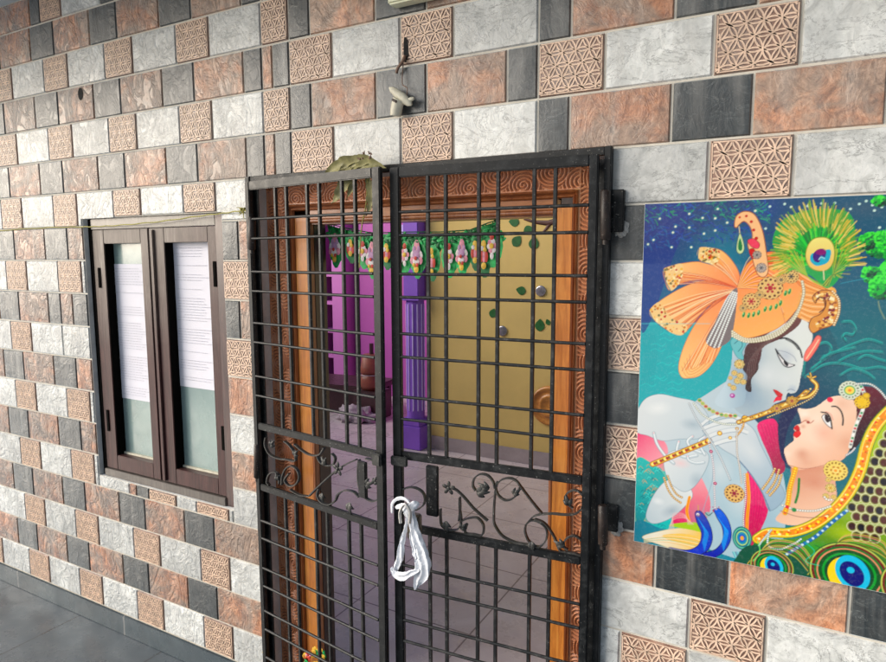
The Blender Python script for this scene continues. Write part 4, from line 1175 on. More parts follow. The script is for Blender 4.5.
disc('2', 60, 60, 50, C8(10,70,140), 60, .6, soft=.2); disc('1', 420, 330, 110, C8(0,130,150), 120, .8, soft=.2)
# foliage strokes, upper left
for i in range(420):
    x = prnd.uniform(5, 650); y = prnd.uniform(15, 270)*(1-.25*(x/650))
    L = prnd.uniform(14, 40); a = prnd.uniform(-1.2, .9)+PI/2*.3; g = max(0, 1-y/200)
    c = [C8(14,140,100), C8(8,104,130), C8(30,90,170), C8(18,160,120), C8(8,60,110)][prnd.randrange(5)]
    if y > 130: c = [C8(24,80,165), C8(14,100,150), C8(20,50,120)][prnd.randrange(3)]
    line('1', [(x,y),(x+L*.5*math.cos(a)+3,y+L*.5*math.sin(a)),(x+L*math.cos(a),y+L*math.sin(a))], prnd.uniform(1.2,2.6), c, .75)
for x, y in ((250,95),(318,116),(382,118),(395,70),(443,140),(250,165),(167,190),(160,265),(260,265),(382,180),(325,196),(68,228),(586,80),(40,250),(180,160),(100,120)):
    disc('1', x, y, 7, C8(90,190,200), None, .5, soft=.2); disc('1', x, y, 3.0, C8(235,240,215))
for x, y in ((70,58),(145,45),(178,60),(262,55),(333,42),(525,45),(592,50),(628,165),(48,170),(548,275),(602,78),(400,40),(480,70),(610,20),(560,30),(640,60)):
    disc('2', x, y, 3.2, C8(205,235,225))
# teal acanthus swirls right of the turban
tl = C8(10,128,128)
for P_ in ([(250,340),(330,285),(400,270),(470,280),(540,300),(620,290),(662,300)], [(280,300),(360,240),(430,200),(500,170),(570,150),(640,170)], [(240,330),(250,260),(300,190),(350,165),(380,190),(370,225),(340,235)],
           [(420,260),(480,230),(560,210),(640,215)], [(440,60),(480,60),(505,95),(490,125),(455,120),(440,135),(455,155)], [(430,330),(490,300),(560,320),(600,350)], [(520,250),(560,230),(620,250),(655,260)], [(330,250),(380,220),(440,205),(500,190)]):
    line('4', P_, 7.5, tl, .75); line('4', [(x+3, y-6) for x, y in P_], 1.8, C8(60,180,170), .7)
    line('4', [(x+2, y+9) for x, y in P_], 2.5, C8(2,40,66), .5)
for i in range(26):
    x = prnd.uniform(20, 260); y = prnd.uniform(90, 480)
    line('3', [(x,y),(x+25,y-10),(x+55,y+4),(x+75,y-8)], 1.6, C8(80,205,200), .6)
for i in range(7):
    line('3', [(30+i*10,120),(45+i*10,200),(40+i*9,300),(25+i*10,380)], 1.8, C8(10,140,150), .45)
# green bushes on the right
def bush(k, cx_, cy_, rx, ry, n):
    for i in range(n):
        a = prnd.uniform(0, 2*PI); q = math.sqrt(prnd.random()); x = cx_+rx*q*math.cos(a); y = cy_+ry*q*math.sin(a)
        l = (-(x-cx_)/rx-(y-cy_)/ry)*.5+prnd.uniform(-.5,.5)
        c = C8(90,225,90) if l > .45 else C8(30,170,70) if l > 0 else C8(8,105,62) if l > -.4 else C8(4,58,48)
        disc(k, x, y, prnd.uniform(2.2,4.4), c)
for a in ((590,225,60,32,260),(625,270,60,50,300),(560,250,40,30,110),(640,210,40,25,120),(600,410,60,40,260),(630,470,55,60,300),(575,390,35,25,90),(640,30,50,25,120),(700,250,80,90,500),(700,430,80,110,500),(760,330,80,160,500)): bush('2', *a)
line('2', [(622,540),(630,580),(655,630)], 3, C8(120,140,120)); line('2', [(430,450),(500,435),(560,425)], 1.5, C8(90,170,190), .6)

# --- man: body first
sk, skd, skl = C8(196,208,214), C8(134,154,170), C8(226,230,230)
body = fill('P', [(641,412),(650,402),(668,400),(688,404),(700,398),(728,380),(742,372),(750,392),(752,415),(765,432),(782,470),(786,520),(770,562),(720,556),(690,548),(655,545),(636,535),(636,440)], grad('P', (640,400),(770,560), sk, C8(168,196,208)))
fill('P', [(636,470),(652,455),(676,478),(672,510),(688,545),(636,538)], C8(40,182,178))          # turquoise cloth
for i in range(60):
    x, y = prnd.uniform(638,668), prnd.uniform(470,535); line('P', [(x,y),(x+2,y-2),(x+5,y)], 1.6, [C8(110,215,205),C8(15,130,140),C8(190,160,120)][i % 3], .7)
fill('P', [(637,445),(637,425),(655,440),(664,462),(650,470),(638,458)], C8(225,110,130)); fill('P', [(637,433),(660,450),(672,470),(655,466)], C8(232,150,150), alpha=.8)
fill('B', [(205,235),(240,300),(230,350),(165,365),(160,335),(195,300)], grad('B', (200,240),(190,360), C8(240,170,175), C8(214,70,110)))
# arm left
lnc = C8(112,134,150)
fill('C', [(10,285),(50,283),(80,310),(78,345),(40,352),(10,348)], grad('C',(10,285),(70,350),C8(232,96,130),C8(240,170,180)))
arm = fill('C', [(10,240),(28,205),(62,192),(105,200),(150,212),(178,250),(160,292),(110,296),(70,300),(36,288),(10,278)], grad('C',(20,200),(160,300),skl,sk), line=lnc, lw=1.0)
disc('C', 60, 225, 44, C8(246,248,246), 24, .6, soft=.1, mask=arm, ang=-.2); disc('C', 140, 262, 40, skd, 22, .5, soft=.1, mask=arm)
fill('C', [(8,350),(42,350),(78,384),(62,425),(36,470),(10,500)], grad('C',(10,350),(60,480),C8(36,178,172),C8(18,140,146)), line=C8(180,200,150), lw=1.2)
for i in range(70):
    x, y = prnd.uniform(10,60), prnd.uniform(358,470); line('C', [(x,y),(x+4,y-5),(x+10,y)], 1.6, [C8(110,215,205),C8(10,110,120),C8(196,150,100)][i % 3], .7)
fore = fill('C', [(34,462),(50,425),(74,396),(100,388),(128,402),(140,428),(118,456),(88,480),(52,492),(34,482)], grad('C',(40,470),(130,400),sk,skl), line=lnc, lw=1.1)
disc('C', 92, 462, 40, skd, 22, .6, soft=.1, mask=fore, ang=-.6); disc('C', 60, 440, 22, C8(244,246,246), 14, .6, soft=.1, mask=fore)
# chest shading
for x, y, r, c, a in ((720,470,40,skl,.5),(700,520,46,C8(140,172,190),.45),(742,500,50,skl,.5),(735,420,34,C8(168,188,200),.6),(765,520,36,C8(150,176,196),.5)):
    disc('P', x, y, r, c, r*1.3, a, soft=.1, mask=body)
line('P', [(713,455),(712,480),(706,500),(700,520)], 1.6, C8(150,170,185))
# magenta sash on the right and behind
mag = grad('B', (340,150),(400,220), C8(228,30,120), C8(160,8,80))
fill('B', [(345,140),(378,128),(392,150),(398,200),(405,240),(385,250),(372,215),(352,170)], mag)
fill('B', [(322,245),(345,240),(372,270),(368,330),(352,372),(335,405),(320,410),(316,330)], grad('B', (320,250),(360,400), C8(236,40,130), C8(190,10,90)))
for i in range(6): line('B', [(352+i*7,140),(366+i*6,180),(384+i*4,228)], 1.3, C8(120,0,60), .5)
for i in range(5): line('B', [(328+i*7,250),(332+i*6,320),(326+i*3,390)], 1.3, C8(140,4,70), .5)
fill('B', [(392,130),(412,100),(438,100),(425,125),(412,150),(404,190),(412,225),(398,215),(390,170)], C8(10,30,72))
# sash trims
for off, c, w_ in ((0, C8(240,180,50), 8), (0, C8(235,130,30), 3)):
    line('B', [(322,250),(326,300),(322,350),(322,400)], w_, c); line('B', [(196,300),(190,330),(196,355)], w_, c)
beads('B', [(316,250),(319,300),(314,350),(318,400)], 2.2, C8(250,250,245), C8(120,60,60), 6)
# right forearm + hand crossing to the flute
fa = fill('B', [(262,130),(300,128),(335,150),(352,185),(372,225),(390,262),(405,300),(372,330),(355,290),(330,250),(300,215),(268,195),(238,170),(225,150)], grad('B', (250,130),(390,300), skl, C8(158,180,196)), line=C8(130,150,165), lw=1.6)
line('B', [(300,215),(330,250),(355,290),(372,330)], 3.5, C8(95,120,150), .8)
disc('B', 330, 200, 60, skl, 30, .6, soft=.1, mask=fa, ang=.9)
for pts in ([(225,150),(250,140),(290,132),(318,142)], [(236,168),(262,158),(300,152),(322,158)], [(250,184),(275,176),(300,172)], [(222,142),(240,128),(275,118),(305,128)]):
    line('B', pts, 8.5, skl); line('B', [(x, y+5) for x, y in pts], 1.3, C8(120,140,158)); line('B', [(x, y-5) for x, y in pts], 1.0, C8(150,168,180), .8)
# left hand
lh_ = fill('C', [(84,392),(74,362),(76,336),(98,322),(130,316),(158,318),(176,332),(176,352),(162,382),(142,408),(120,418),(98,406)], grad('C',(80,330),(160,400),skl,sk), line=lnc, lw=1.1)
disc('C', 112, 352, 30, C8(240,196,196), 18, .6, soft=.1, mask=lh_); disc('C', 150, 392, 26, skd, 30, .5, soft=.1, mask=lh_)
def finger(pts, w_):
    line('C', pts, w_+1.6, lnc); line('C', pts, w_, sk); line('C', [(x-.5, y-1.6) for x, y in pts], w_*.45, C8(242,246,246), .9)
    rx_, ry_ = T('C', [pts[-1]])[0]; rdisc(rx_, ry_, w_*.32, C8(238,200,202))
finger([(96,352),(76,334),(58,308),(50,282)], 8)
finger([(150,334),(122,338),(104,326),(108,302)], 7.5); finger([(160,328),(138,318),(128,302),(140,290)], 7.5); finger([(168,332),(158,314),(156,300),(168,292)], 7)
finger([(166,350),(148,352),(132,346),(128,336)], 6.5)
# gold flute
def flute(k, a, b, w_):
    line(k, [a, b], w_+2.5, C8(110,60,15)); line(k, [a, b], w_, C8(215,160,45)); line(k, [(a[0], a[1]-2), (b[0], b[1]-2)], w_*.35, C8(255,226,130))
    P = along(k, [a, ((a[0]+b[0])/2, (a[1]+b[1])/2), b], 7)
    for i, (x, y) in enumerate(P): rdisc(x, y, w_*.30, [C8(255,235,150), C8(170,60,60), C8(140,90,20)][i % 3])
flute('B', (115,228), (238,177), 15); flute('B', (330,125), (420,93), 16)
for x, y, r in ((238,176,9),(262,160,7),(318,128,10),(300,150,5),(285,170,5)): disc('B', x, y, r, C8(120,70,20)); disc('B', x, y, r*.8, C8(240,190,80)); disc('B', x, y, r*.35, C8(255,245,190))
beads('B', [(298,168),(312,148),(316,128)], 2.4, C8(245,200,110), C8(130,60,20))
# bracelets
for P_ in ([(140,258),(148,282),(160,300),(176,312)], [(148,254),(156,276),(168,294),(182,302)], [(366,290),(382,268),(392,240)], [(356,282),(372,260),(384,236)], [(372,296),(390,274),(398,248)]):
    beads('B', P_, 3.0, C8(232,196,120), C8(120,70,30))
# necklaces
beads('B', [(205,95),(225,120),(262,138),(300,140),(318,128)], 2.6, C8(240,244,230), C8(110,120,110))
for i, (x, y) in enumerate(along('B', [(218,88),(240,108),(268,120),(300,122)], 12)): rdisc(x, y, 6, C8(200,180,110)); rdisc(x, y, 4.4, [C8(60,150,90), C8(150,190,110), C8(180,70,90)][i % 3], ry=3)
line('B', [(195,95),(212,130),(235,165),(262,210),(285,262)], 5.5, C8(120,140,150)); beads('B', [(195,95),(212,130),(235,165),(262,210),(285,262)], 1.9, C8(245,248,248), C8(130,140,150))
beads('B', [(238,180),(248,230),(250,280),(252,325)], 2.3, C8(245,240,240), C8(150,130,140), 6.5)
for x, y in ((243,200),(252,270),(250,330)): disc('B', x, y, 5, C8(160,40,90)); disc('B', x, y, 2, C8(240,180,200))
beads('B', [(300,150),(300,200),(305,230),(310,270)], 2.0, C8(240,235,225), C8(130,120,110))
jewel('B', 294, 292, 26, C8(224,184,120), C8(140,30,60), 14)
# face of the man
hairc = C8(70,38,40)
fill('A', [(455,470),(500,440),(545,425),(590,400),(600,420),(560,440),(520,462),(490,490),(486,540),(470,575),(452,560),(458,520)], grad('A',(450,450),(600,410),C8(60,30,30),C8(120,84,80)))
face = fill('4', [(-60,160),(0,130),(50,112),(100,80),(150,52),(205,28),(255,55),(282,95),(285,150),(262,205),(243,250),(236,290),(226,340),(218,385),(203,416),(178,424),(162,420),(152,440),(150,455),(132,462),(112,470),(90,480),(62,505),(15,520),(-40,540),(-110,500),(-120,400),(-100,280)], grad('4', (-60,300),(240,250), C8(172,186,194), C8(226,230,226)))
for x, y, r, c, a in ((60,330,46,skl,.75),(-60,420,50,C8(120,145,168),.7),(20,470,50,C8(150,172,188),.55),(150,230,26,C8(175,182,198),.6),(160,90,44,skl,.6),(150,350,30,skl,.5),(-20,230,44,C8(168,186,198),.6),(185,400,14,C8(160,176,196),.6)):
    disc('4', x, y, r, c, r*1.05, a, soft=.1, mask=face)
fill('4', [(-60,170),(-20,150),(20,140),(60,120),(110,80),(150,50),(200,28),(215,22),(180,20),(90,50),(-20,110)], C8(84,58,60))
for i in range(16): line('4', [(-30+i*3,150-i),(40+i*4,118-i*2),(110+i*5,76-i*2),(190,26+i*.4)], 1.2, [C8(50,28,30), C8(140,110,110)][i % 2], .7)
fill('A', [(462,480),(492,468),(488,500),(482,540),(468,566),(456,552),(462,520)], C8(78,44,44)); line('A', [(470,490),(476,520),(466,556)], 2, C8(130,90,88))
# neck
nk = fill('3', [(500,150),(560,140),(590,180),(600,260),(590,330),(560,420),(545,480),(470,500),(400,470),(450,380),(480,300),(490,220)], grad('3',(460,300),(600,320),C8(196,212,220),C8(150,172,188)))
disc('3', 520, 330, 40, C8(120,146,170), 70, .45, soft=.1, mask=nk)
fill('3', [(480,160),(510,130),(555,130),(560,170),(540,215),(550,250),(520,245),(496,210)], C8(120,185,190), line=C8(70,120,130)); line('3', [(500,170),(530,150),(540,180),(520,210)], 2.2, C8(60,120,130))
fill('C', [(258,108),(266,78),(300,62),(345,40),(372,12),(392,14),(384,34),(346,62),(308,80),(292,104),(292,134),(276,158),(276,186),(262,180),(266,150),(256,134)], grad('C',(260,160),(380,20),C8(46,24,26),C8(104,66,62)))
for i in range(14): line('C', [(262+i*1.6,170-i*2),(268+i*2,120-i*2),(300+i*2,78-i),(350+i*2,44-i*1.5)], 1.1, [C8(28,14,16), C8(134,100,96)][i % 2], .7)
# eye, brow, lips of the man
line('4', [(100,200),(125,235),(160,270),(195,280)], 3.6, C8(20,16,24)); line('4', [(98,196),(115,240),(140,280),(165,290),(192,282)], 2.6, C8(30,26,34)); fill('4', [(112,225),(135,250),(165,272),(190,280),(165,287),(140,275)], C8(235,232,232)); fill('4', [(140,254),(162,272),(160,286),(145,276)], C8(24,18,24))
line('4', [(108,205),(150,212),(190,235),(205,262)], 1.3, C8(130,140,160)); line('4', [(120,145),(155,143),(195,165),(222,198),(234,240)], 4.0, C8(14,12,20)); line('4', [(150,148),(190,170),(215,200)], 2.5, C8(14,12,20))
fill('4', [(88,405),(105,408),(125,420),(136,432),(118,440),(108,438)], C8(196,40,58)); fill('4', [(108,438),(130,438),(128,458),(104,462),(88,470),(96,450)], C8(222,70,84)); line('4', [(86,404),(108,436),(132,438)], 1.4, C8(110,16,36))
line('4', [(158,410),(175,402),(198,410)], 1.6, C8(120,130,150), .8)
fill('4', [(243,250),(252,210),(285,165),(310,130),(330,140),(318,180),(290,225),(262,258)], C8(238,130,120), line=C8(170,60,60)); line('4', [(256,246),(290,195),(318,150)], 2.2, C8(250,215,180))
# flute head (gold bird)
def gold_line(k, pts, w_):
    line(k, pts, w_+2.5, C8(90,50,20)); line(k, pts, w_, C8(200,150,60)); line(k, pts, w_*.35, C8(255,230,150))
gold_line('4', [(-90,570),(0,540),(70,515),(150,480),(215,450),(255,415)], 11)
gold_line('4', [(215,450),(265,440),(300,410),(308,380),(285,355),(278,340)], 8); gold_line('4', [(262,336),(280,345),(302,338)], 3.5); gold_line('4', [(275,320),(280,340)], 3)
for i, (x, y) in enumerate(along('4', [(-90,570),(0,540),(70,515),(150,480),(215,450),(255,415),(300,400)], 6.5)): rdisc(x+prnd.uniform(-2,2), y+prnd.uniform(-3,3), 2.3, [C8(255,235,170), C8(150,50,60), C8(110,70,20), C8(230,180,90)][i % 4])
beads('4', [(60,545),(120,520),(180,495),(240,470),(290,440),(316,400)], 2.0, C8(240,215,150), C8(90,60,30), 6)
jewel('4', 182, 462, 13, C8(220,180,100), C8(140,40,60), 8); jewel('4', 105, 500, 11, C8(220,180,100), C8(140,40,90), 8)
# earring
for x, y, r in ((525,275,13),(500,320,8),(530,335,9),(545,365,8),(515,360,9),(480,345,6),(495,395,8),(475,380,5)):
    jewel('3', x, y, r, C8(236,214,150), C8(200,150,90), 8, C8(110,90,60))
disc('3', 490, 435, 7, C8(170,80,150)); disc('3', 488, 433, 3, C8(230,190,230))

# --- turban
orA, orB, orL, orD = C8(252,200,140), C8(240,138,98), C8(255,230,186), C8(186,72,56)
def petal(pts, a0, a1, b0, b1, n, edge, tip=None):
    fill('A', pts, grad('A', a1, a0, orA, orB), line=C8(190,110,70), lw=1.4)
    strokes('A', a0, a1, b0, b1, n, 1.5, [orL, orD, C8(244,150,90), orL, C8(214,90,60)], 4)
    if edge: 
        fill('A', edge, C8(238,205,150), alpha=.9)
        xs = [p[0] for p in edge]; ys = [p[1] for p in edge]; q = pmask(smooth2(T('A', edge)))
        for i in range(int(6*len(edge)*2.2)):
            x, y = prnd.uniform(min(xs), max(xs)), prnd.uniform(min(ys), max(ys)); disc('A', x, y, prnd.uniform(1.5, 4), [C8(200,120,40), C8(250,230,180), C8(190,50,40), C8(120,110,70), C8(235,180,90)][prnd.randrange(5)], mask=q)
        line('A', edge[:3], 2.2, C8(20,100,130))
petal([(245,592),(236,560),(252,500),(285,435),(325,385),(375,340),(412,325),(400,370),(385,430),(365,500),(335,555),(300,588),(268,596)], (412,328),(246,575),(412,335),(340,545), 24, None)
for r_ in (1, .8, .6, .4): line('A', [(245+(1-r_)*40, 560-(1-r_)*60),(262+(1-r_)*20, 592-(1-r_)*40),(300,582-(1-r_)*50),(335-(1-r_)*30,550-(1-r_)*40)], 1.4, orD, .6)
petal([(148,395),(170,372),(200,350),(250,322),(300,305),(355,305),(418,325),(370,345),(320,385),(280,430),(245,465),(200,450),(165,425)], (415,326),(170,385),(415,330),(262,450), 30, [(148,395),(165,425),(205,455),(245,467),(262,440),(215,415),(185,375),(172,368)])
petal([(190,270),(215,258),(250,250),(300,246),(350,262),(400,295),(418,325),(360,305),(290,300),(240,312),(210,332),(196,305)], (416,324),(210,270),(416,326),(232,315), 22, [(190,270),(198,305),(212,333),(235,315),(250,280),(245,252),(215,258)])
petal([(297,205),(330,204),(365,212),(395,240),(418,280),(420,322),(395,300),(360,270),(330,250),(298,240)], (418,318),(345,215),(418,320),(320,245), 14, [(297,205),(296,240),(330,252),(352,250),(360,215),(330,203)])
tb = fill('A', [(412,325),(425,280),(445,250),(480,225),(520,215),(560,225),(600,275),(612,320),(604,365),(575,410),(535,445),(480,468),(430,476),(398,462),(395,420),(402,370)], grad('A', (430,240),(520,470), orB, C8(250,184,120)), line=C8(180,80,50))
for i in range(26):
    t = i/25; line('A', [(413,325),(450+t*70,262+t*110-30),(520+t*40,225+t*215)], 1.5, [orL, orD, C8(250,200,60), orB][i % 4], .75)
fill('A', [(500,240),(560,228),(600,262),(640,300),(705,325),(700,350),(640,345),(600,320),(560,275),(510,262)], grad('A',(500,240),(700,340),C8(240,130,90),C8(240,180,110)))
for i in range(7): line('A', [(500,240+i*4),(560,236+i*6),(610,282+i*7),(690,322+i*5)], 1.5, [C8(190,50,60), orL, orD][i % 3], .8)
fill('A', [(604,330),(640,335),(700,350),(690,400),(650,430),(610,420),(590,400)], C8(236,170,110)); 
for i in range(12): line('A', [(604,335+i*7),(640,340+i*8),(690,352+i*6)], 1.5, [C8(190,100,60), orL][i % 2], .8)
# pearl tassel
q = fill('A', [(385,348),(412,325),(410,380),(402,440),(392,480),(365,500),(340,505),(318,482),(345,430),(365,385)], C8(120,110,110))
for i in range(28):
    for j in range(6):
        t = i/27; x = (402-t*75)+(j-2.5)*(6+t*5)*1.0+t*0; y = 338+t*155+(j-2.5)*(2+t*4)
        disc('A', x, y, 2.6, C8(240,244,240), mask=q)
# rim of white beads under the turban
for off in (0, 7, 14):
    beads('A', [(398,455+off),(440,478+off*.6),(500,470+off*.7),(550,445+off*.8),(590,400+off*.6),(612,345),(608,305)], 3.1, C8(236,230,205), C8(150,140,110))
# jewels on the turban
for x, y, r in ((512,325,30),(455,365,22),(575,290,18),(480,345,11),(545,300,12),(430,385,10)): jewel('A', x, y, r, C8(226,190,130), C8(170,30,60) if r > 20 else C8(60,60,60), 12)
for x, y in ((432,405),(447,407),(462,404),(477,399),(497,388),(513,385),(530,380),(543,370),(558,340),(570,335)):
    disc('A', x, y, 4.8, C8(220,200,120), 9.5, ang=.2); disc('A', x, y, 3.4, C8(10,120,60), 7.8, ang=.2); disc('A', x-1, y-3, 1.2, C8(150,230,170), 2.5)
# hook ornament
fill('A', [(404,138),(410,108),(435,94),(465,104),(488,150),(500,215),(506,272),(492,292),(472,280),(456,230),(444,192),(458,172),(452,142),(434,124),(418,134),(412,142)], C8(246,196,150), line=C8(150,80,50), lw=2)
for x, y, r in ((420,112,3),(440,108,3.5),(455,125,4),(462,150,4),(470,175,4.5)): disc('A', x, y, r, C8(190,30,50))
fill('A', [(444,182),(462,176),(480,192),(474,206),(455,200)], C8(230,90,110), line=C8(120,30,50)); fill('A', [(448,212),(462,206),(470,228),(458,236)], C8(200,40,60), line=C8(120,30,50))
jewel('A', 472, 225, 11, C8(190,180,170), C8(60,60,70), 8); jewel('A', 485, 264, 13, C8(190,180,170), C8(60,60,70), 9)
line('A', [(418,140),(421,165)], 2, C8(240,220,170)); fill('A', [(421,160),(433,195),(431,215),(420,222),(411,212),(412,190)], C8(200,220,170), line=C8(60,80,50)); fill('A', [(421,175),(428,198),(425,212),(417,210),(415,195)], C8(20,120,70))
# --- peacock feather
rt = (678, 318)
fe = [(520,200),(522,150),(545,118),(590,96),(640,80),(690,78),(735,90),(760,110),(770,160),(762,215),(735,280),(700,322),(672,325),(640,290),(590,268),(545,240)]
fill('A', [(520,200),(540,130),(600,96),(680,86),(750,100),(768,160),(752,235),(712,305),(678,325),(635,288),(575,262)], C8(56,160,76), alpha=.9)
for i in range(330):
    t = prnd.random(); th = math.radians(-203+t*212)+prnd.uniform(-.03,.03)
    R_ = (165+30*math.sin(t*PI)**2)*prnd.uniform(.72, 1.12); cx_, cy_ = 655, 238
    ex, ey = cx_+math.cos(th)*R_*.80, cy_+math.sin(th)*R_*.84
    sx, sy = cx_+math.cos(th)*38+prnd.uniform(-6,6), cy_+math.sin(th)*44
    bend = prnd.uniform(4, 16)
    mx_, my_ = (sx+ex)/2-math.sin(th)*bend*.6, (sy+ey)/2+math.cos(th)*bend*.6
    c_out = [C8(214,184,96), C8(236,210,130), C8(120,160,70), C8(90,150,66)][i % 4]; c_in = [C8(40,190,80), C8(20,140,60), C8(110,220,90), C8(16,100,60)][i % 4]
    line('A', [(mx_, my_), ((mx_+ex)/2-2, (my_+ey)/2), (ex, ey)], prnd.uniform(1.6, 3.2), c_out, .9)
    line('A', [(sx, sy), (mx_, my_)], 3.2, c_in, .8)
for i in range(60):
    th = math.radians(prnd.uniform(-20, 75)); L = prnd.uniform(60,110); sx, sy = 678+prnd.uniform(-10,10), 318
    ex, ey = 700+prnd.uniform(-10,60), 210+prnd.uniform(-30,90); line('A', [(sx,sy),(700,285),(ex,ey)], 1.6, [C8(150,190,80), C8(40,140,70), C8(200,180,90), C8(10,90,60)][i % 4], .8)
for i in range(40):
    ex, ey = 560+prnd.uniform(-20,50), 205+prnd.uniform(0,50); line('A', [(668,318),(625,290),(ex,ey)], 1.6, [C8(120,190,80), C8(40,150,70), C8(214,190,100)][i % 3], .8)
fill('A', [(662,172),(685,175),(702,195),(706,225),(698,255),(678,272),(650,272),(628,258),(618,228),(626,195),(642,177)], grad('A',(660,172),(660,272),C8(240,230,150),C8(232,190,120)), line=C8(120,140,60), lw=2)
fill('A', [(632,240),(636,222),(655,218),(690,208),(694,225),(684,248),(655,258),(640,252)], C8(10,170,196)); fill('A', [(645,244),(640,226),(650,212),(668,206),(680,214),(676,232),(664,228),(660,246)], C8(70,24,120)); disc('A', 664, 216, 12, C8(130,20,110), 8); line('A', [(658,240),(664,232),(676,236)], 2, C8(180,220,230))
line('A', [(672,272),(674,300)], 2.4, C8(230,220,180))
# gold paisley at the forehead
fill('A', [(640,350),(665,332),(700,335),(718,362),(716,400),(700,435),(665,448),(640,460),(628,440),(638,415),(660,405),(676,385),(672,362),(655,358),(648,370)], C8(214,150,90), line=C8(110,60,30), lw=2)
for i in range(120):
    t = prnd.random(); P_ = [(652,350),(690,345),(705,380),(690,420),(655,440)]; k_ = t*4; a_ = min(int(k_), 3); fr = k_-a_
    x = P_[a_][0]+(P_[a_+1][0]-P_[a_][0])*fr+prnd.uniform(-10,10); y = P_[a_][1]+(P_[a_+1][1]-P_[a_][1])*fr+prnd.uniform(-10,10)
    disc('A', x, y, prnd.uniform(1.6,4), [C8(245,214,150), C8(150,84,50), C8(230,180,110), C8(120,30,50), C8(255,240,200)][i % 5])
beads('A', [(700,335),(718,360),(718,400),(704,436)], 2.8, C8(246,226,180), C8(140,90,50)); line('A', [(650,362),(662,352),(678,362),(676,384),(660,398)], 3, C8(90,40,30))

# --- woman
fill('B', [(556,100),(548,78),(575,58),(605,62),(627,82),(650,70),(640,120),(612,122),(590,150),(562,190),(545,195),(545,150)], grad('B',(560,80),(600,150),C8(96,26,44),C8(48,12,26)))
pk_, pkd, pkl = C8(244,206,180), C8(206,140,116), C8(252,228,208)
neck = fill('B', [(418,235),(440,232),(470,220),(500,215),(520,210),(515,260),(518,300),(500,335),(470,355),(420,362),(385,350),(400,328),(418,300),(422,270)], grad('B',(420,230),(480,350),pkd,pk_))
fw = fill('B', [(433,106),(450,107),(468,104),(482,96),(495,86),(508,80),(530,78),(555,88),(562,110),(558,150),(548,190),(535,215),(508,228),(470,236),(435,240),(414,230),(406,212),(403,196),(412,186),(424,176),(424,166),(428,158),(424,150),(430,142),(440,138),(438,124)], grad('B',(420,120),(540,220),pkl,C8(236,186,158)))
for x, y, r, c, a in ((470,165,44,pkl,.7),(450,222,40,pkd,.45),(540,180,34,pkd,.4),(452,130,14,C8(226,160,136),.5),(500,110,34,pkl,.4)): disc('B', x, y, r, c, r, a, soft=.1, mask=fw)
for x, y, r, c, a in ((490,160,34,C8(236,150,130),.45),(448,118,16,C8(255,240,226),.7),(442,205,22,C8(200,128,104),.5),(410,205,12,C8(255,232,214),.6),(476,128,22,C8(255,236,220),.5),(530,95,26,C8(214,150,124),.4),(445,145,9,C8(206,136,112),.6)): disc('B', x, y, r, c, r, a, soft=.1, mask=fw)
line('B', [(414,230),(450,238),(500,228)], 2, C8(170,100,84), .7); disc('B', 470, 268, 40, C8(200,130,108), 26, .5, soft=.1, mask=neck)
line('B', [(440,138),(450,132),(460,138),(468,132)], 1.8, C8(176,96,84)); disc('B', 456, 136, 4, C8(160,80,70)); 
fill('B', [(424,150),(432,142),(438,150),(434,156)], C8(200,24,44)); fill('B', [(426,158),(436,154),(440,162),(432,170),(424,166)], C8(216,40,60)); line('B', [(424,157),(438,153)], 1.4, C8(110,8,26))
fill('4', [(335,545),(350,530),(372,545),(384,590),(382,600),(356,580)], C8(248,246,244), line=C8(50,24,30), lw=1.6); fill('4', [(350,532),(366,540),(376,562),(362,572),(350,556)], C8(40,20,24)); line('4', [(335,520),(360,525),(378,550),(386,604)], 3.4, C8(30,14,20)); line('4', [(330,518),(345,520)], 3, C8(30,14,20))
line('4', [(385,490),(410,492),(432,515),(442,550),(440,585)], 3.6, C8(26,14,20)); line('4', [(352,515),(380,530),(392,560)], 1.4, C8(214,130,120))
disc('4', 376, 456, 7, C8(220,40,90), 7)
# head ornaments
jewel('B', 547, 66, 24, C8(222,228,210), C8(60,140,80), 16, C8(110,120,100)); disc('B', 547, 66, 13, C8(90,170,100)); disc('B', 547, 66, 10, C8(246,214,120)); disc('B', 547, 66, 4, C8(240,140,50))
line('B', [(572,58),(580,80),(575,110),(560,145),(548,190)], 8, C8(230,232,224)); 
for i, (x, y) in enumerate(along('B', [(572,58),(580,80),(575,110),(560,145),(548,190)], 9)): rdisc(x, y, 3.0, [C8(40,150,90), C8(200,40,70), C8(120,120,120), C8(255,255,250)][i % 4])
jewel('B', 574, 92, 17, C8(236,200,90), C8(230,190,80), 10, C8(150,100,20)); jewel('B', 583, 78, 8, C8(236,200,90), C8(230,190,80), 8, C8(150,100,20))
beads('B', [(562,52),(590,52),(612,66),(627,84)], 2.4, C8(240,244,240), C8(120,120,120))
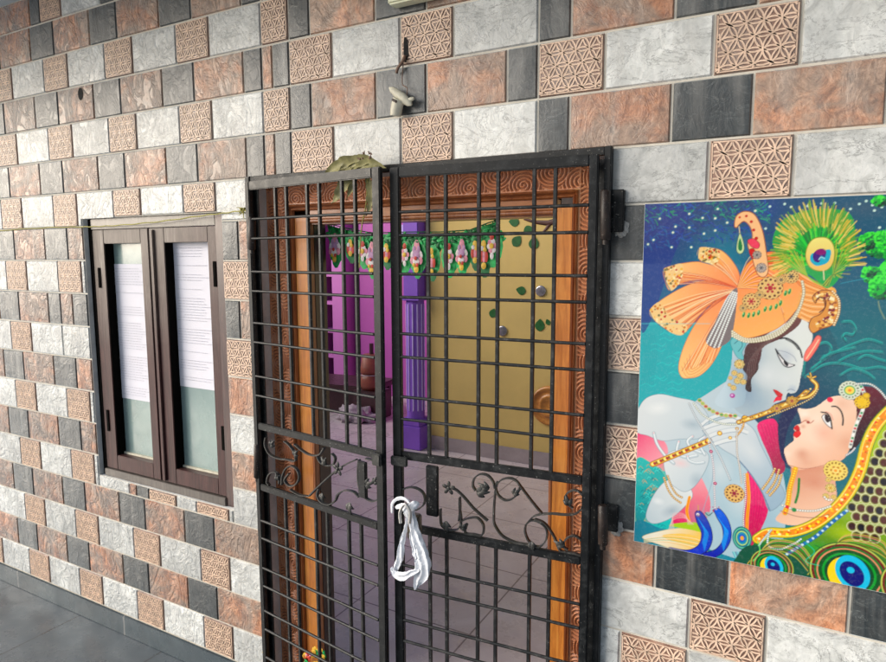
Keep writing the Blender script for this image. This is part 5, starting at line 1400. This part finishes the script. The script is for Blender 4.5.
# veil: net, green cloth and gold border
gcl = fill('B', [(660,95),(632,112),(600,150),(582,200),(572,250),(540,310),(500,350),(450,385),(400,392),(352,390),(335,405),(330,440),(420,480),(660,560),(760,560),(760,90)], grad('B', (600,260),(560,470), C8(170,196,60), C8(20,110,50)))
disc('B', 470, 410, 60, C8(60,160,60), 26, .7, soft=.1, mask=gcl); disc('B', 360, 420, 50, C8(6,84,60), 30, .8, soft=.1, mask=gcl); disc('B', 540, 380, 60, C8(196,214,60), 30, .6, soft=.1, mask=gcl); disc('B', 600, 430, 50, C8(6,90,56), 30, .7, soft=.1, mask=gcl)
q = gcl
for j in range(14):
    for i in range(14):
        x = 552+i*20+(j % 2)*10; y = 112+j*21+(i*2.6)
        bd_ = 585-(y-200)*.42 if y > 170 else 640-(y-110)*.75
        if x < bd_+18 or y > 392: continue
        disc('B', x, y, 12.8, C8(214,216,176), 14.6); disc('B', x, y, 10.6, C8(126,124,70), 12.4); disc('B', x, y, 8.2, [C8(58,28,32), C8(30,26,34), C8(84,46,40)][(i+j) % 3], 9.8)
BD = [(672,88),(640,106),(606,142),(585,185),(570,240),(545,290),(510,330),(465,362),(415,378),(370,378),(345,392)]
line('B', BD, 30, C8(90,130,20)); line('B', BD, 26, C8(232,200,60)); line('B', BD, 17, C8(240,150,40))
for i, (x, y) in enumerate(along('B', BD, 5.5)):
    rdisc(x+prnd.uniform(-6,6), y+prnd.uniform(-6,6), prnd.uniform(2,4.2), [C8(255,236,90), C8(226,90,30), C8(250,190,40), C8(200,140,30), C8(255,250,190)][i % 5])
for o_ in (-8.5, 8.5): line('B', [(x+o_*.75, y+o_*.7) for x, y in BD], 1.8, C8(250,250,160), .8)
line('B', [(428,238),(416,280),(412,310),(405,335)], 13, C8(226,180,50)); line('B', [(428,238),(416,280),(412,310),(405,335)], 7, C8(236,120,40)); line('B', [(436,260),(434,290),(428,312)], 6, C8(20,120,50))
for (x, y) in along('B', [(428,238),(416,280),(412,310),(405,335)], 7): rdisc(x, y, 2.6, C8(255,230,100))
# necklaces of the woman
beads('B', [(400,318),(430,328),(470,330),(505,320)], 3.0, C8(244,244,236), C8(120,120,110)); line('B', [(395,330),(430,342),(470,345),(500,338)], 1.6, C8(150,100,90)); disc('B', 425, 328, 6, C8(20,130,70)); disc('B', 410, 322, 5, C8(210,30,40))
beads('B', [(370,378),(368,405),(392,415),(425,402),(440,392)], 2.8, C8(240,246,246), C8(60,130,120)); beads('B', [(375,372),(352,400),(345,415)], 2.4, C8(235,240,240), C8(60,130,120))
for i, (x, y) in enumerate(along('B', [(540,330),(505,358),(470,388),(430,412),(405,428)], 8.5)): rdisc(x, y, 5.2, C8(30,90,150)); rdisc(x, y, 3.4, [C8(210,240,246), C8(40,120,190)][i % 2])
# earring of the woman
jewel('B', 516, 242, 27, C8(238,214,130), C8(190,130,40), 16, C8(140,100,40)); disc('B', 516, 242, 8, C8(246,224,150)); disc('B', 516, 242, 4, C8(250,160,60))
for x, y, r in ((505,280,12),(495,298,8),(512,300,7),(500,262,7)): jewel('B', x, y, r, C8(240,220,150), C8(200,150,60), 8, C8(140,100,40))
beads('B', [(492,300),(498,306),(508,306)], 3, C8(250,250,245), C8(140,120,100)); beads('B', [(540,208),(552,200),(560,190)], 2.2, C8(240,240,240), C8(110,110,120))
# --- bottom: peacocks and feather eyes
fill('P', [(637,520),(660,528),(690,535),(700,545),(735,558),(760,562),(760,575),(636,545)], C8(16,130,150)); 
fill('B', [(92,388),(130,375),(180,368),(225,378),(236,400),(222,420),(180,418),(130,404)], grad('B',(120,380),(220,410),C8(240,236,220),C8(236,196,110)), line=C8(200,190,140)); fill('B', [(150,362),(200,355),(235,365),(240,380),(200,372)], C8(160,200,70)); fill('B', [(135,385),(180,380),(215,388),(222,402),(180,402)], C8(240,200,120))
for i in range(8): line('B', [(96,392+i),(150,385+i*2),(210,392+i*3),(235,405+i*2)], 1.5, [C8(255,250,220), C8(230,170,90), C8(120,190,160)][i % 3], .7)
for i in range(5): line('B', [(150+i*3,372),(160,350-i*3),(185,346-i*2),(205-i*3,360)], 1.6, C8(235,190,190), .8)
blu = C8(12,72,190)
fill('B', [(150,410),(190,416),(215,405),(222,380),(212,355),(208,335),(218,330),(232,345),(244,372),(245,398),(232,420),(205,428),(175,424)], grad('B',(210,340),(220,420),C8(70,80,170),blu), line=C8(10,20,90), lw=2)
fill('B', [(225,424),(252,415),(268,395),(268,368),(256,345),(250,328),(262,326),(278,345),(287,372),(284,400),(266,424),(240,434)], grad('B',(260,330),(260,430),C8(40,110,220),C8(8,52,160)), line=C8(10,20,90), lw=2)
for i in range(10): line('B', [(214+i*2,345+i*3),(228+i,375+i),(224+i*.5,400+i*2)], 1.3, C8(70,160,240), .6); line('B', [(256+i*2,342+i*3),(272+i,370+i),(266+i*.5,400+i*2)], 1.3, C8(70,170,250), .6)
disc('B', 214, 338, 8, C8(110,90,150)); disc('B', 214, 338, 4, C8(250,250,250)); disc('B', 214, 339, 2, C8(10,10,20)); line('B', [(215,330),(215,318)], 2, C8(200,170,80))
for x, y in ((247,322),(254,326),(260,322)): disc('B', x, y, 3.4, C8(200,190,210)); disc('B', x, y, 1.6, C8(120,30,60))
disc('B', 236, 338, 8, C8(150,180,180)); line('B', [(230,334),(238,340),(246,334)], 2, C8(40,80,80))
for r_, c in ((32, C8(10,110,120)), (28, C8(120,200,160)), (25, C8(8,110,130)), (20, C8(190,220,130)), (17, C8(20,140,170)), (11, C8(30,100,190)), (6, C8(240,170,60))): disc('B', 311, 390, r_*.8, c, r_*1.1)
for i in range(14): line('B', [(290+i*3,420),(296+i*3,436),(290+i*4,450)], 2, [C8(20,160,180), C8(120,220,210), C8(10,90,130)][i % 3])
fill('B', [(300,430),(330,405),(400,425),(450,445),(450,500),(300,460)], C8(10,80,60))
def feye(x, y, s, ang):
    for rr_, c in ((1.0,C8(14,90,40)),(.97,C8(190,200,110)),(.93,C8(110,40,40)),(.86,C8(20,110,50)),(.80,C8(224,150,120)),(.76,C8(14,80,36)),(.66,C8(40,150,60)),(.60,C8(10,70,40))): disc('B', x, y, s*rr_*1.08, c, s*rr_)
    disc('B', x-s*.06, y+.02*s, s*.50, C8(250,214,40), s*.56); disc('B', x+s*.09, y-s*.02, s*.44, C8(14,190,226), s*.56, ang=-.4); disc('B', x+s*.075, y+s*.0, s*.30, C8(14,20,110), s*.40, ang=-.5); disc('B', x+s*.045, y-s*.09, s*.10, C8(14,190,226), s*.1)
for i in range(9):
    line('B', [(318+i*3,452),(340+i*2,430-i*2),(385,418-i*3),(425+i*2,430-i*3),(455+i*3,462)], 2.0, [C8(200,190,100), C8(110,40,40), C8(40,140,60), C8(224,160,130)][i % 4], .9)
    line('B', [(455+i*4,470),(490+i*3,425-i*2),(545,405-i*3),(600+i*2,418-i*3),(640,440-i*2),(700,450-i*3)], 2.0, [C8(200,190,100), C8(110,40,40), C8(40,140,60), C8(224,160,130)][i % 4], .9)
    line('B', [(598+i*5,450),(604+i*5,480),(600+i*5,520)], 2.2, [C8(200,190,100), C8(110,40,40), C8(40,140,60)][i % 3], .9)
feye(376, 452, 52, 0); feye(545, 468, 88, 0); feye(700, 500, 80, 0)
line('B', [(345,395),(350,420),(335,440)], 3, C8(120,220,120), .8); line('B', [(450,400),(470,420),(450,440),(480,450)], 2.4, C8(60,190,150), .8); line('B', [(470,405),(500,415),(520,400)], 2, C8(20,90,60), .8)
# pale line painted into the print as the edge of a reflection
line('A', [(120,432),(260,432),(330,432)], 2.0, C8(120,210,215), .5)
L_ = IM.mean(-1, keepdims=True); IM[:] = np.clip(L_+(IM-L_)*1.25, 0, 1)*.80
# build the panel: one quad per 2x2 raster cells, colour on the vertices
SM = IM.reshape(RH//2, 2, RW//2, 2, 3).mean(axis=(1, 3)); SH, SW = SM.shape[:2]
gx = PX0+(np.arange(SW)+.5)*2*RS; gz = PZ1-(np.arange(SH)+.5)*2*RS
gx[0] = PX0; gx[-1] = PX1; gz[0] = PZ1; gz[-1] = PZ0
V = np.empty((SH, SW, 3)); V[..., 0] = gx[None, :]; V[..., 1] = PYF; V[..., 2] = gz[:, None]
I = np.arange(SH*SW).reshape(SH, SW)
Q = np.stack([I[1:, :-1], I[1:, 1:], I[:-1, 1:], I[:-1, :-1]], -1).reshape(-1, 4)
me = bpy.data.meshes.new('print'); me.vertices.add(SH*SW); me.vertices.foreach_set('co', V.reshape(-1))
me.loops.add(Q.size); me.loops.foreach_set('vertex_index', Q.reshape(-1).astype(np.int32))
me.polygons.add(len(Q)); me.polygons.foreach_set('loop_start', np.arange(0, Q.size, 4, dtype=np.int32)); me.polygons.foreach_set('loop_total', np.full(len(Q), 4, np.int32))
me.update(calc_edges=True)
ca_ = me.color_attributes.new('ink', 'FLOAT_COLOR', 'POINT')
ca_.data.foreach_set('color', np.concatenate([SM, np.ones((SH, SW, 1))], -1).reshape(-1).astype(np.float32))
m, nt, b = mat('glossy_print'); at2 = N(nt, 'Attribute', attribute_name='ink')
grain = noi(nt, coord(nt), 160, 5, .7)
nt.links.new(mixc(nt, ramp(nt, grain, [(.3, g3(.06)), (.5, g3(0))]), at2.outputs['Color'], (.5,.55,.55)), b.inputs['Base Color'])
b.inputs['Roughness'].default_value = .35; b.inputs['Coat Weight'].default_value = 1.0; b.inputs['Coat Roughness'].default_value = .02; b.inputs['Specular IOR Level'].default_value = .25
me.materials.append(m)
pic = bpy.data.objects.new('print', me); C.objects.link(pic)
pan = MB(); pan.box(PX0-.001, PX1+.001, PYF+.0006, -.0095, PZ0-.001, PZ1+.001)
po = pan.build('picture_panel', simple('panel_edge', (.55,.60,.60), .4))
tag(po, 'glossy picture of a couple in profile, peacock feather turban, gold flute and green veil', 'picture')
pic.parent = po


# ------------------------------------------------------------------ camera, world, light
cam = bpy.data.cameras.new('camera'); co = bpy.data.objects.new('camera', cam); C.objects.link(co)
cam.sensor_width = 36; cam.sensor_fit = 'HORIZONTAL'; cam.lens = F/886*36; cam.clip_start = .02; cam.clip_end = 600
co.matrix_world = Matrix.Translation(CAM) @ ROT.to_4x4()
S.camera = co
SUN_EL, SUN_AZ = math.radians(22), math.radians(238)      # azimuth measured clockwise from +y
wd = bpy.data.worlds.new('World'); S.world = wd; wd.use_nodes = True
nt = wd.node_tree; bg = nt.nodes['Background']
sky = nt.nodes.new('ShaderNodeTexSky'); sky.sky_type = 'NISHITA'; sky.sun_disc = False
sky.sun_elevation = SUN_EL; sky.sun_rotation = SUN_AZ; sky.air_density = 1.0; sky.dust_density = 3.0
nt.links.new(sky.outputs[0], bg.inputs[0]); bg.inputs[1].default_value = .15
sl = bpy.data.lights.new('sun', 'SUN'); so = bpy.data.objects.new('sun', sl); C.objects.link(so)
sl.energy = 5.0; sl.angle = math.radians(58); sl.color = (1, .99, .975)
d = Vector((math.sin(SUN_AZ)*math.cos(SUN_EL), math.cos(SUN_AZ)*math.cos(SUN_EL), math.sin(SUN_EL)))
so.rotation_euler = d.to_track_quat('Z', 'Y').to_euler()
S.view_settings.view_transform = 'Standard'; S.view_settings.look = 'None'; S.view_settings.exposure = 0
S.render.engine = 'CYCLES'
S.cycles.max_bounces = 8; S.cycles.diffuse_bounces = 5
